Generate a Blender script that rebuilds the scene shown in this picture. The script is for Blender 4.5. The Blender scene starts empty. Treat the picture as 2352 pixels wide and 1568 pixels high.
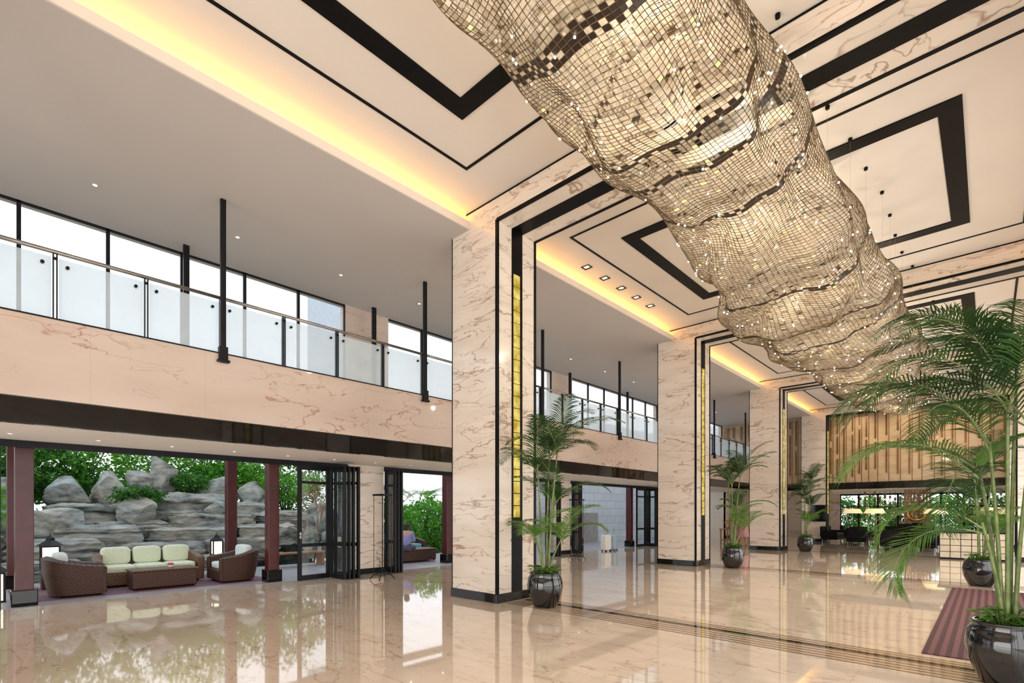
import bpy, bmesh, math, random
from mathutils import Vector, Matrix, noise
random.seed(7)
C=bpy.context.scene
COL=C.collection
pi=math.pi
# ------------------------------------------------------------------ materials
def newmat(n):
    m=bpy.data.materials.new(n); m.use_nodes=True
    nt=m.node_tree; nt.nodes.clear()
    o=nt.nodes.new('ShaderNodeOutputMaterial')
    return m,nt,o
def N(nt,t,**k):
    n=nt.nodes.new(t)
    for a,b in k.items():
        if a.startswith('i_'):
            key=a[2:]
            key=int(key) if key.isdigit() else key.replace('_',' ')
            n.inputs[key].default_value=b
        else: setattr(n,a,b)
    return n
def L(nt,a,b): nt.links.new(a,b)
def c4(c): return (c[0],c[1],c[2],1)
def ramp(nt,src,stops):
    r=nt.nodes.new('ShaderNodeValToRGB')
    e=r.color_ramp.elements
    e[0].position=stops[0][0]; e[0].color=c4(stops[0][1])
    e[1].position=stops[-1][0]; e[1].color=c4(stops[-1][1])
    for p,c in stops[1:-1]:
        x=e.new(p); x.color=c4(c)
    L(nt,src,r.inputs[0]); return r
def simple(name,col,rough=.5,metal=0,var=.12,scale=6,bump=0,coat=0,emis=None,es=0,spec=.5):
    m,nt,o=newmat(name)
    p=N(nt,'ShaderNodeBsdfPrincipled')
    g=N(nt,'ShaderNodeNewGeometry')
    n=N(nt,'ShaderNodeTexNoise',i_Scale=scale,i_Detail=4.0)
    L(nt,g.outputs['Position'],n.inputs['Vector'])
    a=tuple(min(1,x*(1+var)) for x in col); b=tuple(x*(1-var) for x in col)
    r=ramp(nt,n.outputs[0],[(.3,b),(.7,a)])
    L(nt,r.outputs[0],p.inputs['Base Color'])
    p.inputs['Roughness'].default_value=rough; p.inputs['Metallic'].default_value=metal
    p.inputs['Coat Weight'].default_value=coat
    p.inputs['Specular IOR Level'].default_value=spec
    if emis: 
        p.inputs['Emission Color'].default_value=c4(emis); p.inputs['Emission Strength'].default_value=es
    if bump:
        bn=N(nt,'ShaderNodeBump',i_Strength=bump,i_Distance=.02)
        L(nt,n.outputs[0],bn.inputs['Height']); L(nt,bn.outputs[0],p.inputs['Normal'])
    L(nt,p.outputs[0],o.inputs[0]); return m
def emit(name,col,s):
    m,nt,o=newmat(name)
    e=N(nt,'ShaderNodeEmission'); e.inputs[0].default_value=c4(col); e.inputs[1].default_value=s
    L(nt,e.outputs[0],o.inputs[0]); return m
def marble(name,base,dark,vein,scale=1.0,rough=.12,rot=(.3,.6,.3),stretch=(.55,.55,1.7),w=.022,grid=None,vamt=.8,coat=.3,mask=(.45,.62)):
    m,nt,o=newmat(name)
    p=N(nt,'ShaderNodeBsdfPrincipled'); p.inputs['Roughness'].default_value=rough; p.inputs['Coat Weight'].default_value=coat
    p.inputs['Coat Roughness'].default_value=.03
    g=N(nt,'ShaderNodeNewGeometry')
    mp=N(nt,'ShaderNodeMapping'); mp.inputs['Rotation'].default_value=rot; mp.inputs['Scale'].default_value=tuple(scale*s for s in stretch)
    L(nt,g.outputs['Position'],mp.inputs[0])
    wn=N(nt,'ShaderNodeTexNoise',i_Scale=1.3,i_Detail=3.0); L(nt,mp.outputs[0],wn.inputs['Vector'])
    mx=N(nt,'ShaderNodeVectorMath',operation='MULTIPLY_ADD'); L(nt,wn.outputs['Color'],mx.inputs[0]); mx.inputs[1].default_value=(.7,.7,.7); L(nt,mp.outputs[0],mx.inputs[2])
    def veins(sc,width,off,m0,m1):
        ad=N(nt,'ShaderNodeVectorMath',operation='ADD'); ad.inputs[1].default_value=(off,off*2,off); L(nt,mx.outputs[0],ad.inputs[0])
        n=N(nt,'ShaderNodeTexNoise',i_Scale=sc,i_Detail=5.0,i_Roughness=.5); L(nt,ad.outputs[0],n.inputs['Vector'])
        s=N(nt,'ShaderNodeMath',operation='SUBTRACT'); L(nt,n.outputs[0],s.inputs[0]); s.inputs[1].default_value=.5
        a=N(nt,'ShaderNodeMath',operation='ABSOLUTE'); L(nt,s.outputs[0],a.inputs[0])
        mr=N(nt,'ShaderNodeMapRange'); mr.inputs['From Min'].default_value=0; mr.inputs['From Max'].default_value=width
        mr.inputs['To Min'].default_value=1; mr.inputs['To Max'].default_value=0; L(nt,a.outputs[0],mr.inputs[0])
        mk=N(nt,'ShaderNodeTexNoise',i_Scale=1.4,i_Detail=2.0); L(nt,ad.outputs[0],mk.inputs['Vector'])
        mkr=N(nt,'ShaderNodeMapRange'); mkr.inputs['From Min'].default_value=m0; mkr.inputs['From Max'].default_value=m1; L(nt,mk.outputs[0],mkr.inputs[0])
        q=N(nt,'ShaderNodeMath',operation='MULTIPLY'); L(nt,mr.outputs[0],q.inputs[0]); L(nt,mkr.outputs[0],q.inputs[1])
        return q.outputs[0]
    v1=veins(1.1,w,0,mask[0]-.06,mask[1]-.04); v2=veins(2.4,w*.9,7.3,mask[0],mask[1])
    vm=N(nt,'ShaderNodeMath',operation='MAXIMUM'); L(nt,v1,vm.inputs[0]); L(nt,v2,vm.inputs[1])
    va=N(nt,'ShaderNodeMath',operation='MULTIPLY'); L(nt,vm.outputs[0],va.inputs[0]); va.inputs[1].default_value=vamt
    cn=N(nt,'ShaderNodeTexNoise',i_Scale=1.6,i_Detail=6.0); L(nt,mx.outputs[0],cn.inputs['Vector'])
    r=ramp(nt,cn.outputs[0],[(.3,dark),(.62,base)])
    mix=N(nt,'ShaderNodeMix',data_type='RGBA'); L(nt,va.outputs[0],mix.inputs[0]); L(nt,r.outputs[0],mix.inputs[6]); mix.inputs[7].default_value=c4(vein)
    out=mix.outputs[2]
    if grid:
        sx=N(nt,'ShaderNodeSeparateXYZ'); L(nt,g.outputs['Position'],sx.inputs[0])
        cur=None
        for ax,(per,off) in grid.items():
            ad=N(nt,'ShaderNodeMath',operation='ADD'); L(nt,sx.outputs[ax],ad.inputs[0]); ad.inputs[1].default_value=off+100*per
            fm=N(nt,'ShaderNodeMath',operation='MODULO'); L(nt,ad.outputs[0],fm.inputs[0]); fm.inputs[1].default_value=per
            lt=N(nt,'ShaderNodeMath',operation='LESS_THAN'); L(nt,fm.outputs[0],lt.inputs[0]); lt.inputs[1].default_value=.005
            if cur is None: cur=lt.outputs[0]
            else:
                q=N(nt,'ShaderNodeMath',operation='MAXIMUM'); L(nt,cur,q.inputs[0]); L(nt,lt.outputs[0],q.inputs[1]); cur=q.outputs[0]
        q=N(nt,'ShaderNodeMath',operation='MULTIPLY'); L(nt,cur,q.inputs[0]); q.inputs[1].default_value=.3
        m2=N(nt,'ShaderNodeMix',data_type='RGBA'); L(nt,q.outputs[0],m2.inputs[0]); L(nt,out,m2.inputs[6]); m2.inputs[7].default_value=(.25,.18,.13,1); out=m2.outputs[2]
    L(nt,out,p.inputs['Base Color']); L(nt,p.outputs[0],o.inputs[0]); return m
def stripes(name,c1,c2,axis,per,duty,rough=.7,c3=None):
    m,nt,o=newmat(name)
    p=N(nt,'ShaderNodeBsdfPrincipled'); p.inputs['Roughness'].default_value=rough
    g=N(nt,'ShaderNodeNewGeometry'); sx=N(nt,'ShaderNodeSeparateXYZ'); L(nt,g.outputs['Position'],sx.inputs[0])
    ad=N(nt,'ShaderNodeMath',operation='ADD'); L(nt,sx.outputs[axis],ad.inputs[0]); ad.inputs[1].default_value=100*per
    fm=N(nt,'ShaderNodeMath',operation='MODULO'); L(nt,ad.outputs[0],fm.inputs[0]); fm.inputs[1].default_value=per
    lt=N(nt,'ShaderNodeMath',operation='LESS_THAN'); L(nt,fm.outputs[0],lt.inputs[0]); lt.inputs[1].default_value=per*duty
    nz=N(nt,'ShaderNodeTexNoise',i_Scale=30.0); L(nt,g.outputs['Position'],nz.inputs['Vector'])
    mix=N(nt,'ShaderNodeMix',data_type='RGBA'); L(nt,lt.outputs[0],mix.inputs[0]); mix.inputs[6].default_value=c4(c1); mix.inputs[7].default_value=c4(c2)
    m2=N(nt,'ShaderNodeMix',data_type='RGBA',blend_type='MULTIPLY'); m2.inputs[0].default_value=.3; L(nt,mix.outputs[2],m2.inputs[6]); L(nt,nz.outputs[0],m2.inputs[7])
    L(nt,m2.outputs[2],p.inputs['Base Color']); L(nt,p.outputs[0],o.inputs[0]); return m
def glassy(name,col=(1,1,1),gl=.1,rough=.02):
    m,nt,o=newmat(name)
    t=N(nt,'ShaderNodeBsdfTransparent'); t.inputs[0].default_value=c4(col)
    g=N(nt,'ShaderNodeBsdfGlossy'); g.inputs['Roughness'].default_value=rough
    lw=N(nt,'ShaderNodeLayerWeight',i_Blend=.25)
    ml=N(nt,'ShaderNodeMath',operation='MULTIPLY_ADD'); L(nt,lw.outputs['Facing'],ml.inputs[0]); ml.inputs[1].default_value=.25; ml.inputs[2].default_value=gl
    mx=N(nt,'ShaderNodeMixShader'); L(nt,ml.outputs[0],mx.inputs[0]); L(nt,t.outputs[0],mx.inputs[1]); L(nt,g.outputs[0],mx.inputs[2])
    L(nt,mx.outputs[0],o.inputs[0]); return m
def frosted(name,col,tr=.35,em=0):
    m,nt,o=newmat(name)
    t=N(nt,'ShaderNodeBsdfTransparent'); t.inputs[0].default_value=(.95,.98,1,1)
    tl=N(nt,'ShaderNodeBsdfTranslucent'); tl.inputs[0].default_value=c4(col)
    df=N(nt,'ShaderNodeBsdfDiffuse'); df.inputs[0].default_value=c4(col)
    g=N(nt,'ShaderNodeNewGeometry'); nz=N(nt,'ShaderNodeTexNoise',i_Scale=2.0,i_Detail=2.0); L(nt,g.outputs['Position'],nz.inputs['Vector'])
    mr=N(nt,'ShaderNodeMapRange'); mr.inputs['To Min'].default_value=tr-.08; mr.inputs['To Max'].default_value=tr+.08; L(nt,nz.outputs[0],mr.inputs[0])
    a=N(nt,'ShaderNodeMixShader'); a.inputs[0].default_value=.25; L(nt,tl.outputs[0],a.inputs[1]); L(nt,df.outputs[0],a.inputs[2])
    b=N(nt,'ShaderNodeMixShader'); L(nt,mr.outputs[0],b.inputs[0]); L(nt,a.outputs[0],b.inputs[1]); L(nt,t.outputs[0],b.inputs[2])
    L(nt,b.outputs[0],o.inputs[0]); return m
def leafmat(name,c1,c2,tr=.3):
    m,nt,o=newmat(name)
    g=N(nt,'ShaderNodeNewGeometry'); nz=N(nt,'ShaderNodeTexNoise',i_Scale=3.0,i_Detail=3.0); L(nt,g.outputs['Position'],nz.inputs['Vector'])
    r=ramp(nt,nz.outputs[0],[(.35,c1),(.65,c2)])
    p=N(nt,'ShaderNodeBsdfPrincipled'); p.inputs['Roughness'].default_value=.5; p.inputs['Specular IOR Level'].default_value=.3; L(nt,r.outputs[0],p.inputs['Base Color'])
    tl=N(nt,'ShaderNodeBsdfTranslucent'); L(nt,r.outputs[0],tl.inputs[0])
    a=N(nt,'ShaderNodeMixShader'); a.inputs[0].default_value=tr; L(nt,p.outputs[0],a.inputs[1]); L(nt,tl.outputs[0],a.inputs[2])
    L(nt,a.outputs[0],o.inputs[0]); return m
def wicker(name,c1,c2):
    m,nt,o=newmat(name)
    p=N(nt,'ShaderNodeBsdfPrincipled'); p.inputs['Roughness'].default_value=.5
    g=N(nt,'ShaderNodeNewGeometry')
    w1=N(nt,'ShaderNodeTexWave',i_Scale=11.0,i_Distortion=1.0,bands_direction='Z'); L(nt,g.outputs['Position'],w1.inputs[0])
    w2=N(nt,'ShaderNodeTexWave',i_Scale=9.0,i_Distortion=1.0,bands_direction='DIAGONAL'); L(nt,g.outputs['Position'],w2.inputs[0])
    ml=N(nt,'ShaderNodeMath',operation='MULTIPLY'); L(nt,w1.outputs[1],ml.inputs[0]); L(nt,w2.outputs[1],ml.inputs[1])
    r=ramp(nt,ml.outputs[0],[(.1,c1),(.6,c2)]); L(nt,r.outputs[0],p.inputs['Base Color'])
    b=N(nt,'ShaderNodeBump',i_Strength=.6,i_Distance=.01); L(nt,ml.outputs[0],b.inputs['Height']); L(nt,b.outputs[0],p.inputs['Normal'])
    L(nt,p.outputs[0],o.inputs[0]); return m
def rockmat(name):
    m,nt,o=newmat(name)
    p=N(nt,'ShaderNodeBsdfPrincipled'); p.inputs['Roughness'].default_value=.85
    g=N(nt,'ShaderNodeNewGeometry')
    mp=N(nt,'ShaderNodeMapping'); mp.inputs['Scale'].default_value=(1,1,2.6); mp.inputs['Rotation'].default_value=(.12,.1,0); L(nt,g.outputs['Position'],mp.inputs[0])
    n=N(nt,'ShaderNodeTexNoise',i_Scale=1.7,i_Detail=9.0,i_Roughness=.62); L(nt,mp.outputs[0],n.inputs['Vector'])
    n2=N(nt,'ShaderNodeTexNoise',i_Scale=.8,i_Detail=3.0); L(nt,g.outputs['Position'],n2.inputs['Vector'])
    r=ramp(nt,n.outputs[0],[(.32,(.06,.065,.06)),(.45,(.27,.27,.25)),(.68,(.52,.50,.46))])
    r2=ramp(nt,n2.outputs[0],[(.35,(.80,.88,.90)),(.65,(1,.95,.86))])
    mx=N(nt,'ShaderNodeMix',data_type='RGBA',blend_type='MULTIPLY'); mx.inputs[0].default_value=1; L(nt,r.outputs[0],mx.inputs[6]); L(nt,r2.outputs[0],mx.inputs[7])
    L(nt,mx.outputs[2],p.inputs['Base Color'])
    b=N(nt,'ShaderNodeBump',i_Strength=.9,i_Distance=.09); L(nt,n.outputs[0],b.inputs['Height']); L(nt,b.outputs[0],p.inputs['Normal'])
    L(nt,p.outputs[0],o.inputs[0]); return m

M_col=marble('column_marble',(.79,.705,.615),(.70,.615,.52),(.30,.16,.09),scale=1.05,rot=(.5,.75,.2),stretch=(.45,.45,1.9),rough=.16,w=.014,grid={2:(.9,.1)},vamt=.85,mask=(.42,.58))
M_fas=marble('fascia_marble',(.66,.55,.475),(.585,.47,.395),(.36,.15,.10),scale=.6,rot=(.6,.2,.1),rough=.25,w=.008,grid={1:(1.45,.3)},vamt=.8,mask=(.42,.56))
M_floor=marble('floor_marble',(.82,.70,.585),(.74,.615,.495),(.40,.24,.14),scale=1.1,rot=(.1,.2,.7),stretch=(.5,1.6,1),rough=.04,w=.012,grid={0:(.9,.05),1:(.9,.1)},vamt=.6,coat=.5,mask=(.42,.56))
M_gold=marble('gold_marble',(.56,.42,.27),(.45,.32,.19),(.33,.19,.08),scale=1.2,rough=.3,w=.012,vamt=.5,grid={2:(1.0,.1)})
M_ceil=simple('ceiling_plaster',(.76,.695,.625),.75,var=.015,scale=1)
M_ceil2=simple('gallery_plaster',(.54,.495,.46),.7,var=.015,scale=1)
M_soff=simple('soffit_plaster',(.86,.81,.75),.6,var=.02,scale=1)
M_black=simple('black_lacquer',(.004,.0037,.0037),.4,var=.3,spec=.12)
M_mirror=simple('black_mirror',(.007,.0065,.006),.04,var=.3,coat=.1,spec=.4)
M_metal=simple('dark_metal',(.012,.012,.014),.4,metal=.1,var=.2,spec=.2)
M_steel=simple('brushed_steel',(.36,.34,.32),.3,metal=.9,var=.1)
M_bronze=simple('bronze_strip',(.20,.10,.04),.3,metal=.5,var=.3)
M_maroon=simple('maroon_paint',(.08,.013,.013),.35,var=.2)
M_pot=simple('pot_glaze',(.006,.006,.007),.06,var=.3,coat=.6)
M_soil=simple('soil',(.05,.03,.02),.9,var=.4,scale=40,bump=.6)
M_glass=glassy('clear_glass',(.96,.98,.98),.03)
M_frost=frosted('frosted_glass',(.92,.97,.98),.52)
M_leaf=leafmat('palm_leaf',(.014,.05,.012),(.05,.12,.025))
M_leafl=leafmat('palm_leaf_light',(.06,.17,.02),(.16,.30,.06))
M_stem=simple('palm_stem',(.15,.20,.06),.5,var=.4,scale=12)
M_shrub=leafmat('shrub_leaf',(.05,.22,.02),(.22,.54,.06),.4)
M_shrubd=leafmat('shrub_leaf_dark',(.025,.10,.015),(.10,.29,.04),.4)
M_wick=wicker('wicker',(.028,.010,.006),(.14,.055,.03))
M_wickl=wicker('wicker_light',(.09,.04,.02),(.30,.15,.07))
M_cush=simple('cream_cushion',(.75,.81,.62),.8,var=.06,scale=20,bump=.15)
M_cushw=simple('pale_cushion',(.65,.71,.68),.8,var=.06,scale=20)
M_teal=simple('teal_cushion',(.14,.40,.40),.8,var=.1,scale=20)
M_rock=rockmat('rockery')
M_terr=simple('terrace_paving',(.35,.32,.35),.45,var=.12,scale=3)
M_rugt=stripes('terrace_rug',(.13,.06,.08),(.22,.11,.14),0,.12,.5)
M_mat=stripes('entrance_mat',(.075,.018,.026),(.19,.07,.078),0,.1,.5)
M_band=stripes('floor_band',(.66,.52,.40),(.17,.10,.05),1,.11,.3,rough=.05)
M_water=simple('pond_water',(.02,.05,.05),.05,var=.3)
M_wood=simple('warm_wood',(.36,.17,.075),.4,var=.25,scale=10)
M_white=simple('white_paint',(.80,.80,.78),.6,var=.03)
M_lamp=simple('lamp_shade_fabric',(.9,.72,.44),.8,var=.03,emis=(1,.74,.38),es=.85)
M_lant=emit('lantern_glow',(1,.86,.62),2.0)
M_spot=emit('spot_glow',(1,.9,.72),9)
M_cove=emit('cove_glow',(1,.50,.12),27)
def alabaster():
    m,nt,o=newmat('alabaster_light')
    g=N(nt,'ShaderNodeNewGeometry'); n=N(nt,'ShaderNodeTexNoise',i_Scale=5.0,i_Detail=4.0); L(nt,g.outputs['Position'],n.inputs['Vector'])
    r=ramp(nt,n.outputs[0],[(.35,(.52,.33,.03)),(.65,(.97,.78,.22))])
    e=N(nt,'ShaderNodeEmission',i_Strength=1.1); L(nt,r.outputs[0],e.inputs[0]); L(nt,e.outputs[0],o.inputs[0]); return m
M_ala=alabaster()
def tilewall():
    m,nt,o=newmat('white_tile')
    p=N(nt,'ShaderNodeBsdfPrincipled'); p.inputs['Roughness'].default_value=.5
    g=N(nt,'ShaderNodeNewGeometry')
    sx=N(nt,'ShaderNodeSeparateXYZ'); L(nt,g.outputs['Position'],sx.inputs[0]); cx=N(nt,'ShaderNodeCombineXYZ'); L(nt,sx.outputs[1],cx.inputs[0]); L(nt,sx.outputs[2],cx.inputs[1])
    b=N(nt,'ShaderNodeTexBrick',i_Scale=1.0); b.inputs['Color1'].default_value=(.82,.84,.86,1); b.inputs['Color2'].default_value=(.74,.77,.80,1); b.inputs['Mortar'].default_value=(.45,.47,.5,1)
    b.inputs['Brick Width'].default_value=.9; b.inputs['Row Height'].default_value=.45; b.inputs['Mortar Size'].default_value=.012
    L(nt,cx.outputs[0],b.inputs[0]); L(nt,b.outputs[0],p.inputs['Base Color']); L(nt,p.outputs[0],o.inputs[0]); return m
M_tile=tilewall()

# ------------------------------------------------------------------ mesh builder
class MB:
    def __init__(s): s.v=[]; s.f=[]; s.m=[]
    def add(s,vs,fs,mi=0):
        o=len(s.v); s.v+= [tuple(v) for v in vs]; s.f+=[tuple(i+o for i in f) for f in fs]; s.m+=[mi]*len(fs); return s
    def box(s,x0,x1,y0,y1,z0,z1,mi=0):
        vs=[(x,y,z) for z in (z0,z1) for y in (y0,y1) for x in (x0,x1)]
        return s.add(vs,[(0,2,3,1),(4,5,7,6),(0,1,5,4),(2,6,7,3),(0,4,6,2),(1,3,7,5)],mi)
    def tube(s,pts,rad,seg=8,mi=0,caps=True):
        pts=[Vector(p) for p in pts]; n=len(pts)
        if not hasattr(rad,'__len__'): rad=[rad]*n
        up=None; vs=[]
        for i,p in enumerate(pts):
            t=(pts[min(i+1,n-1)]-pts[max(i-1,0)]).normalized()
            if up is None: up=Vector((0,0,1)) if abs(t.z)<.9 else Vector((1,0,0))
            a=t.cross(up).normalized(); b=a.cross(t).normalized(); up=b
            for k in range(seg):
                an=2*pi*k/seg; vs.append(p+(a*math.cos(an)+b*math.sin(an))*rad[i])
        fs=[]
        for i in range(n-1):
            for k in range(seg):
                fs.append((i*seg+k,i*seg+(k+1)%seg,(i+1)*seg+(k+1)%seg,(i+1)*seg+k))
        if caps: fs.append(tuple(range(seg))[::-1]); fs.append(tuple((n-1)*seg+k for k in range(seg)))
        return s.add(vs,fs,mi)
    def lathe(s,prof,seg=32,c=(0,0,0),mi=0):
        vs=[];fs=[];n=len(prof)
        for r,z in prof:
            for k in range(seg):
                a=2*pi*k/seg; vs.append((c[0]+r*math.cos(a),c[1]+r*math.sin(a),c[2]+z))
        for i in range(n-1):
            for k in range(seg):
                fs.append((i*seg+k,i*seg+(k+1)%seg,(i+1)*seg+(k+1)%seg,(i+1)*seg+k))
        return s.add(vs,fs,mi)
    def sell(s,c,a,e=.35,nu=24,nv=14,mi=0):
        def sp(x,e): return math.copysign(abs(x)**e,x)
        vs=[];fs=[]
        for j in range(nv+1):
            ph=-pi/2+pi*j/nv
            for i in range(nu):
                th=2*pi*i/nu
                vs.append((c[0]+a[0]*sp(math.cos(ph),e)*sp(math.cos(th),e),c[1]+a[1]*sp(math.cos(ph),e)*sp(math.sin(th),e),c[2]+a[2]*sp(math.sin(ph),e)))
        for j in range(nv):
            for i in range(nu):
                fs.append((j*nu+i,j*nu+(i+1)%nu,(j+1)*nu+(i+1)%nu,(j+1)*nu+i))
        return s.add(vs,fs,mi)
    def obj(s,name,mats,parent=None,loc=(0,0,0),rz=0,smooth=False,bevel=0,label=None,cat=None,kind=None,group=None):
        me=bpy.data.meshes.new(name); me.from_pydata(s.v,[],s.f); 
        if not isinstance(mats,(list,tuple)): mats=[mats]
        for m in mats: me.materials.append(m)
        me.polygons.foreach_set('material_index',s.m)
        if smooth: me.polygons.foreach_set('use_smooth',[True]*len(s.f))
        me.update()
        o=bpy.data.objects.new(name,me); COL.objects.link(o)
        o.location=loc; o.rotation_euler=(0,0,rz)
        if parent: o.parent=parent
        if bevel:
            b=o.modifiers.new('bevel','BEVEL'); b.width=bevel; b.segments=2; b.limit_method='ANGLE'
        tag(o,label,cat,kind,group); return o
def tag(o,label=None,cat=None,kind=None,group=None):
    if label:o['label']=label
    if cat:o['category']=cat
    if kind:o['kind']=kind
    if group:o['group']=group
    return o
def empty(name,loc=(0,0,0),rz=0,label=None,cat=None,group=None):
    o=bpy.data.objects.new(name,None); o.empty_display_size=.1; COL.objects.link(o); o.location=loc; o.rotation_euler=(0,0,rz)
    return tag(o,label,cat,None,group)
def clone(root,loc,rz=None,label=None,scale=None):
    def rec(o,par):
        n=o.copy(); COL.objects.link(n)
        if par: n.parent=par
        for ch in list(o.children): rec(ch,n)
        return n
    n=rec(root,None); n.location=loc
    if rz is not None: n.rotation_euler=(0,0,rz)
    if scale: n.scale=scale
    if label: n['label']=label
    return n
def B(name,x0,x1,y0,y1,z0,z1,mat,label=None,kind='structure',cat=None,**k):
    return MB().box(x0,x1,y0,y1,z0,z1).obj(name,mat,label=label,kind=kind,cat=cat or 'building part',**k)
tn=[0]
def trim(mb,mat,label,cat='trim',**k):
    tn[0]+=1
    return mb.obj('trim_%d'%tn[0],mat,label=label,cat=cat,kind='structure',**k)

# ------------------------------------------------------------------ camera
TH=math.atan(1094/1165)
cam=bpy.data.cameras.new('camera'); co=bpy.data.objects.new('camera',cam); COL.objects.link(co)
cam.sensor_width=36; cam.lens=1165/2352*36; cam.shift_y=391/2352; cam.clip_start=.05
co.location=(0,0,1.6); co.rotation_euler=(pi/2,0,TH); C.camera=co

# ------------------------------------------------------------------ levels
ZC=7.1; ZS=6.69; ZG=6.79
CY=[6.27+8.25*k for k in range(-1,4)]
XL0,XL1=-7.45,-6.25; XR0,XR1=.65,1.85; CD=1.03
B('floor',-11.75,2.1,-8,42,-.12,0,M_floor,'polished peach marble floor with slab joints',cat='floor')
B('ceiling',-7.6,2.1,-8,31.9,ZC,ZC+.1,M_ceil,'cream plaster main hall ceiling',cat='ceiling')
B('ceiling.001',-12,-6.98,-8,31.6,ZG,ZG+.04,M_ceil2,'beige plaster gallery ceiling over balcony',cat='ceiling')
B('trim_90',-7.0,-6.95,-8,31.0,ZG+.001,ZG+.14,M_ceil,'plaster lip hiding the cove lighting',cat='trim')
B('wall_cove',-7.66,-7.6,-8,31.6,ZG+.04,ZC+.1,M_ceil,'plaster upstand at the back of the light cove',cat='wall')
B('ceiling.002',-11.75,-9.46,-8,31.4,2.79,4.1,M_soff,'pale plaster soffit below the gallery floor',cat='ceiling')
B('wall_balcony',-9.46,-9.3,-8,31.5,3.13,4.24,M_fas,'peach marble balcony fascia with reddish veins',cat='wall')
trim(MB().box(-9.46,-9.36,-8,31.4,2.78,3.125),M_mirror,'glossy black band under balcony fascia')
trim(MB().box(-9.3,-9.285,-8,31.4,4.225,4.245),M_metal,'thin dark metal edge on top of fascia')
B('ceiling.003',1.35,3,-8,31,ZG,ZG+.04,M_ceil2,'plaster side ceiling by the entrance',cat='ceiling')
B('wall_right',1.9,2.05,-8,31.5,4.2,ZC,M_col,'marble wall above entrance glazing',cat='wall')
g=MB()
for i in range(20):
    y=-7.5+i*2
    g.box(1.95,2.02,y,y+.07,0,4.2)
g.box(1.95,2.02,-8,31.5,2.8,2.9)
g.obj('window_90',M_metal,label='dark metal entrance glazing frame',cat='window',kind='structure')
B('wall_rear',-11.75,2.1,-8.15,-8,3.8,ZC,M_col,'marble rear wall above glazed opening',cat='wall')

def column(x0,x1,y0,depth,side,tv=False):
    r=empty('column',((x0+x1)/2,y0+depth/2,0),label='square veined marble column with black plinth and glowing strip',cat='column')
    hx=(x1-x0)/2; hy=depth/2
    MB().box(-hx,hx,-hy,hy,.16,ZC).obj('shaft',M_col,parent=r)
    MB().box(-hx-.02,hx+.02,-hy-.02,hy+.02,0,.16).obj('plinth',M_mirror,parent=r,bevel=.008)
    s=side
    xi=hx*s
    t=MB()
    for yy in (-hy,hy):
        a,b=sorted((xi-.03*s,xi+.012*s)); sy=-1 if yy<0 else 1
        c,d=sorted((yy+.012*sy,yy-.045*sy)); t.box(a,b,c,d,.16,ZS+.01)
    xo=-hx*s
    a,b=sorted((xo-.008*s,xo+.012*s)); t.box(a,b,-hy-.006,-hy+.012,.16,ZG)
    t.obj('edge_trim',M_black,parent=r)
    a,b=sorted((xi,xi+.010*s))
    MB().box(a,b,-.14,.14,.16,ZS).obj('inlay_strip',M_black,parent=r)
    a,b=sorted((xi+.010*s,xi+.022*s))
    lp=MB(); z=1.5
    while z<5.75:
        lp.box(a,b,-.10,.06,z,z+.205); z+=.22
    lp.obj('light_panel',M_ala,parent=r,label='segmented glowing yellow alabaster light strip')
    return r
for k,y in enumerate(CY):
    dp=CD if k<4 else .55
    column(XL0,XL1,y,dp,1)
    if k>0: column(XR0,XR1,y,dp,-1)
    bm_=MB().box(XL1,XR0,y,y+dp,ZS,ZC-.001)
    r=bm_.obj('ceiling_beam',M_col,label='marble clad beam spanning between columns',cat='beam',kind='structure')
    t=MB()
    for yy,sy in ((y,-1),(y+dp,1)):
        c,d=sorted((yy+.012*sy,yy-.045*sy)); t.box(XL1,XR0,c,d,ZS-.012,ZS+.03)
        c,d=sorted((yy,yy+.008*sy)); t.box(XL1-.8,XR0+.7,c,d,ZC-.03,ZC-.005)  # dark strip standing in for the shade of the ceiling gap
    t.box(XL1,XR0,y+dp/2-.14,y+dp/2+.14,ZS-.012,ZS)
    trim(t,M_black,'black inlay lines and dark shadow gap strip along the beam')
def rect(mb,x0,x1,y0,y1,w,z0,z1):
    mb.box(x0,x1,y0,y0+w,z0,z1).box(x0,x1,y1-w,y1,z0,z1).box(x0,x0+w,y0+w,y1-w,z0,z1).box(x1-w,x1,y0+w,y1-w,z0,z1)
bays=[(-8,-1.98),( -.95,6.27)]+[(CY[k]+CD,CY[k+1]) for k in (1,2,3)]
for (a,b) in bays[1:]:
    t=MB(); rect(t,-6.12,.52,a+.9,b-.82,.045,ZC-.012,ZC-.0005); rect(t,-5.37,-.25,a+1.62,b-1.57,.26,ZC-.02,ZC-.0005)
    trim(t,M_black,'black rectangular inlay on the ceiling')
for i,(a,b) in enumerate(bays):
    a2=a+.03; b2=b-.03
    MB().box(-7.42,-7.3,a2,b2,ZG+.045,ZG+.075).obj('cove_light',M_cove,label='warm linear cove light above gallery ceiling',cat='light',group='cove lights')
    MB().box(1.62,1.74,a2,b2,ZG+.045,ZG+.075).obj('cove_light',M_cove,label='warm linear cove light above side ceiling',cat='light',group='cove lights')
B('trim_91',1.35,1.4,-8,31.0,ZG+.001,ZG+.14,M_ceil,'plaster lip hiding the cove lighting',cat='trim')
B('wall_end',-12,2.1,31.6,31.9,3.13,ZC,M_gold,'golden marble end wall with bronze strips',cat='wall')
t=MB(); rnd=random.Random(3)
x=-11.6
while x<1.8:
    z=3.2+rnd.random()*.6
    while z<6.6:
        z2=min(6.68,z+rnd.uniform(.9,2.4)); t.box(x,x+.07,31.57,31.6,z,z2); z=z2+rnd.uniform(.05,.4)
    t.box(x+.12,x+.15,31.585,31.6,3.15,6.7)
    x+=rnd.choice((.3,.38,.46))
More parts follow.
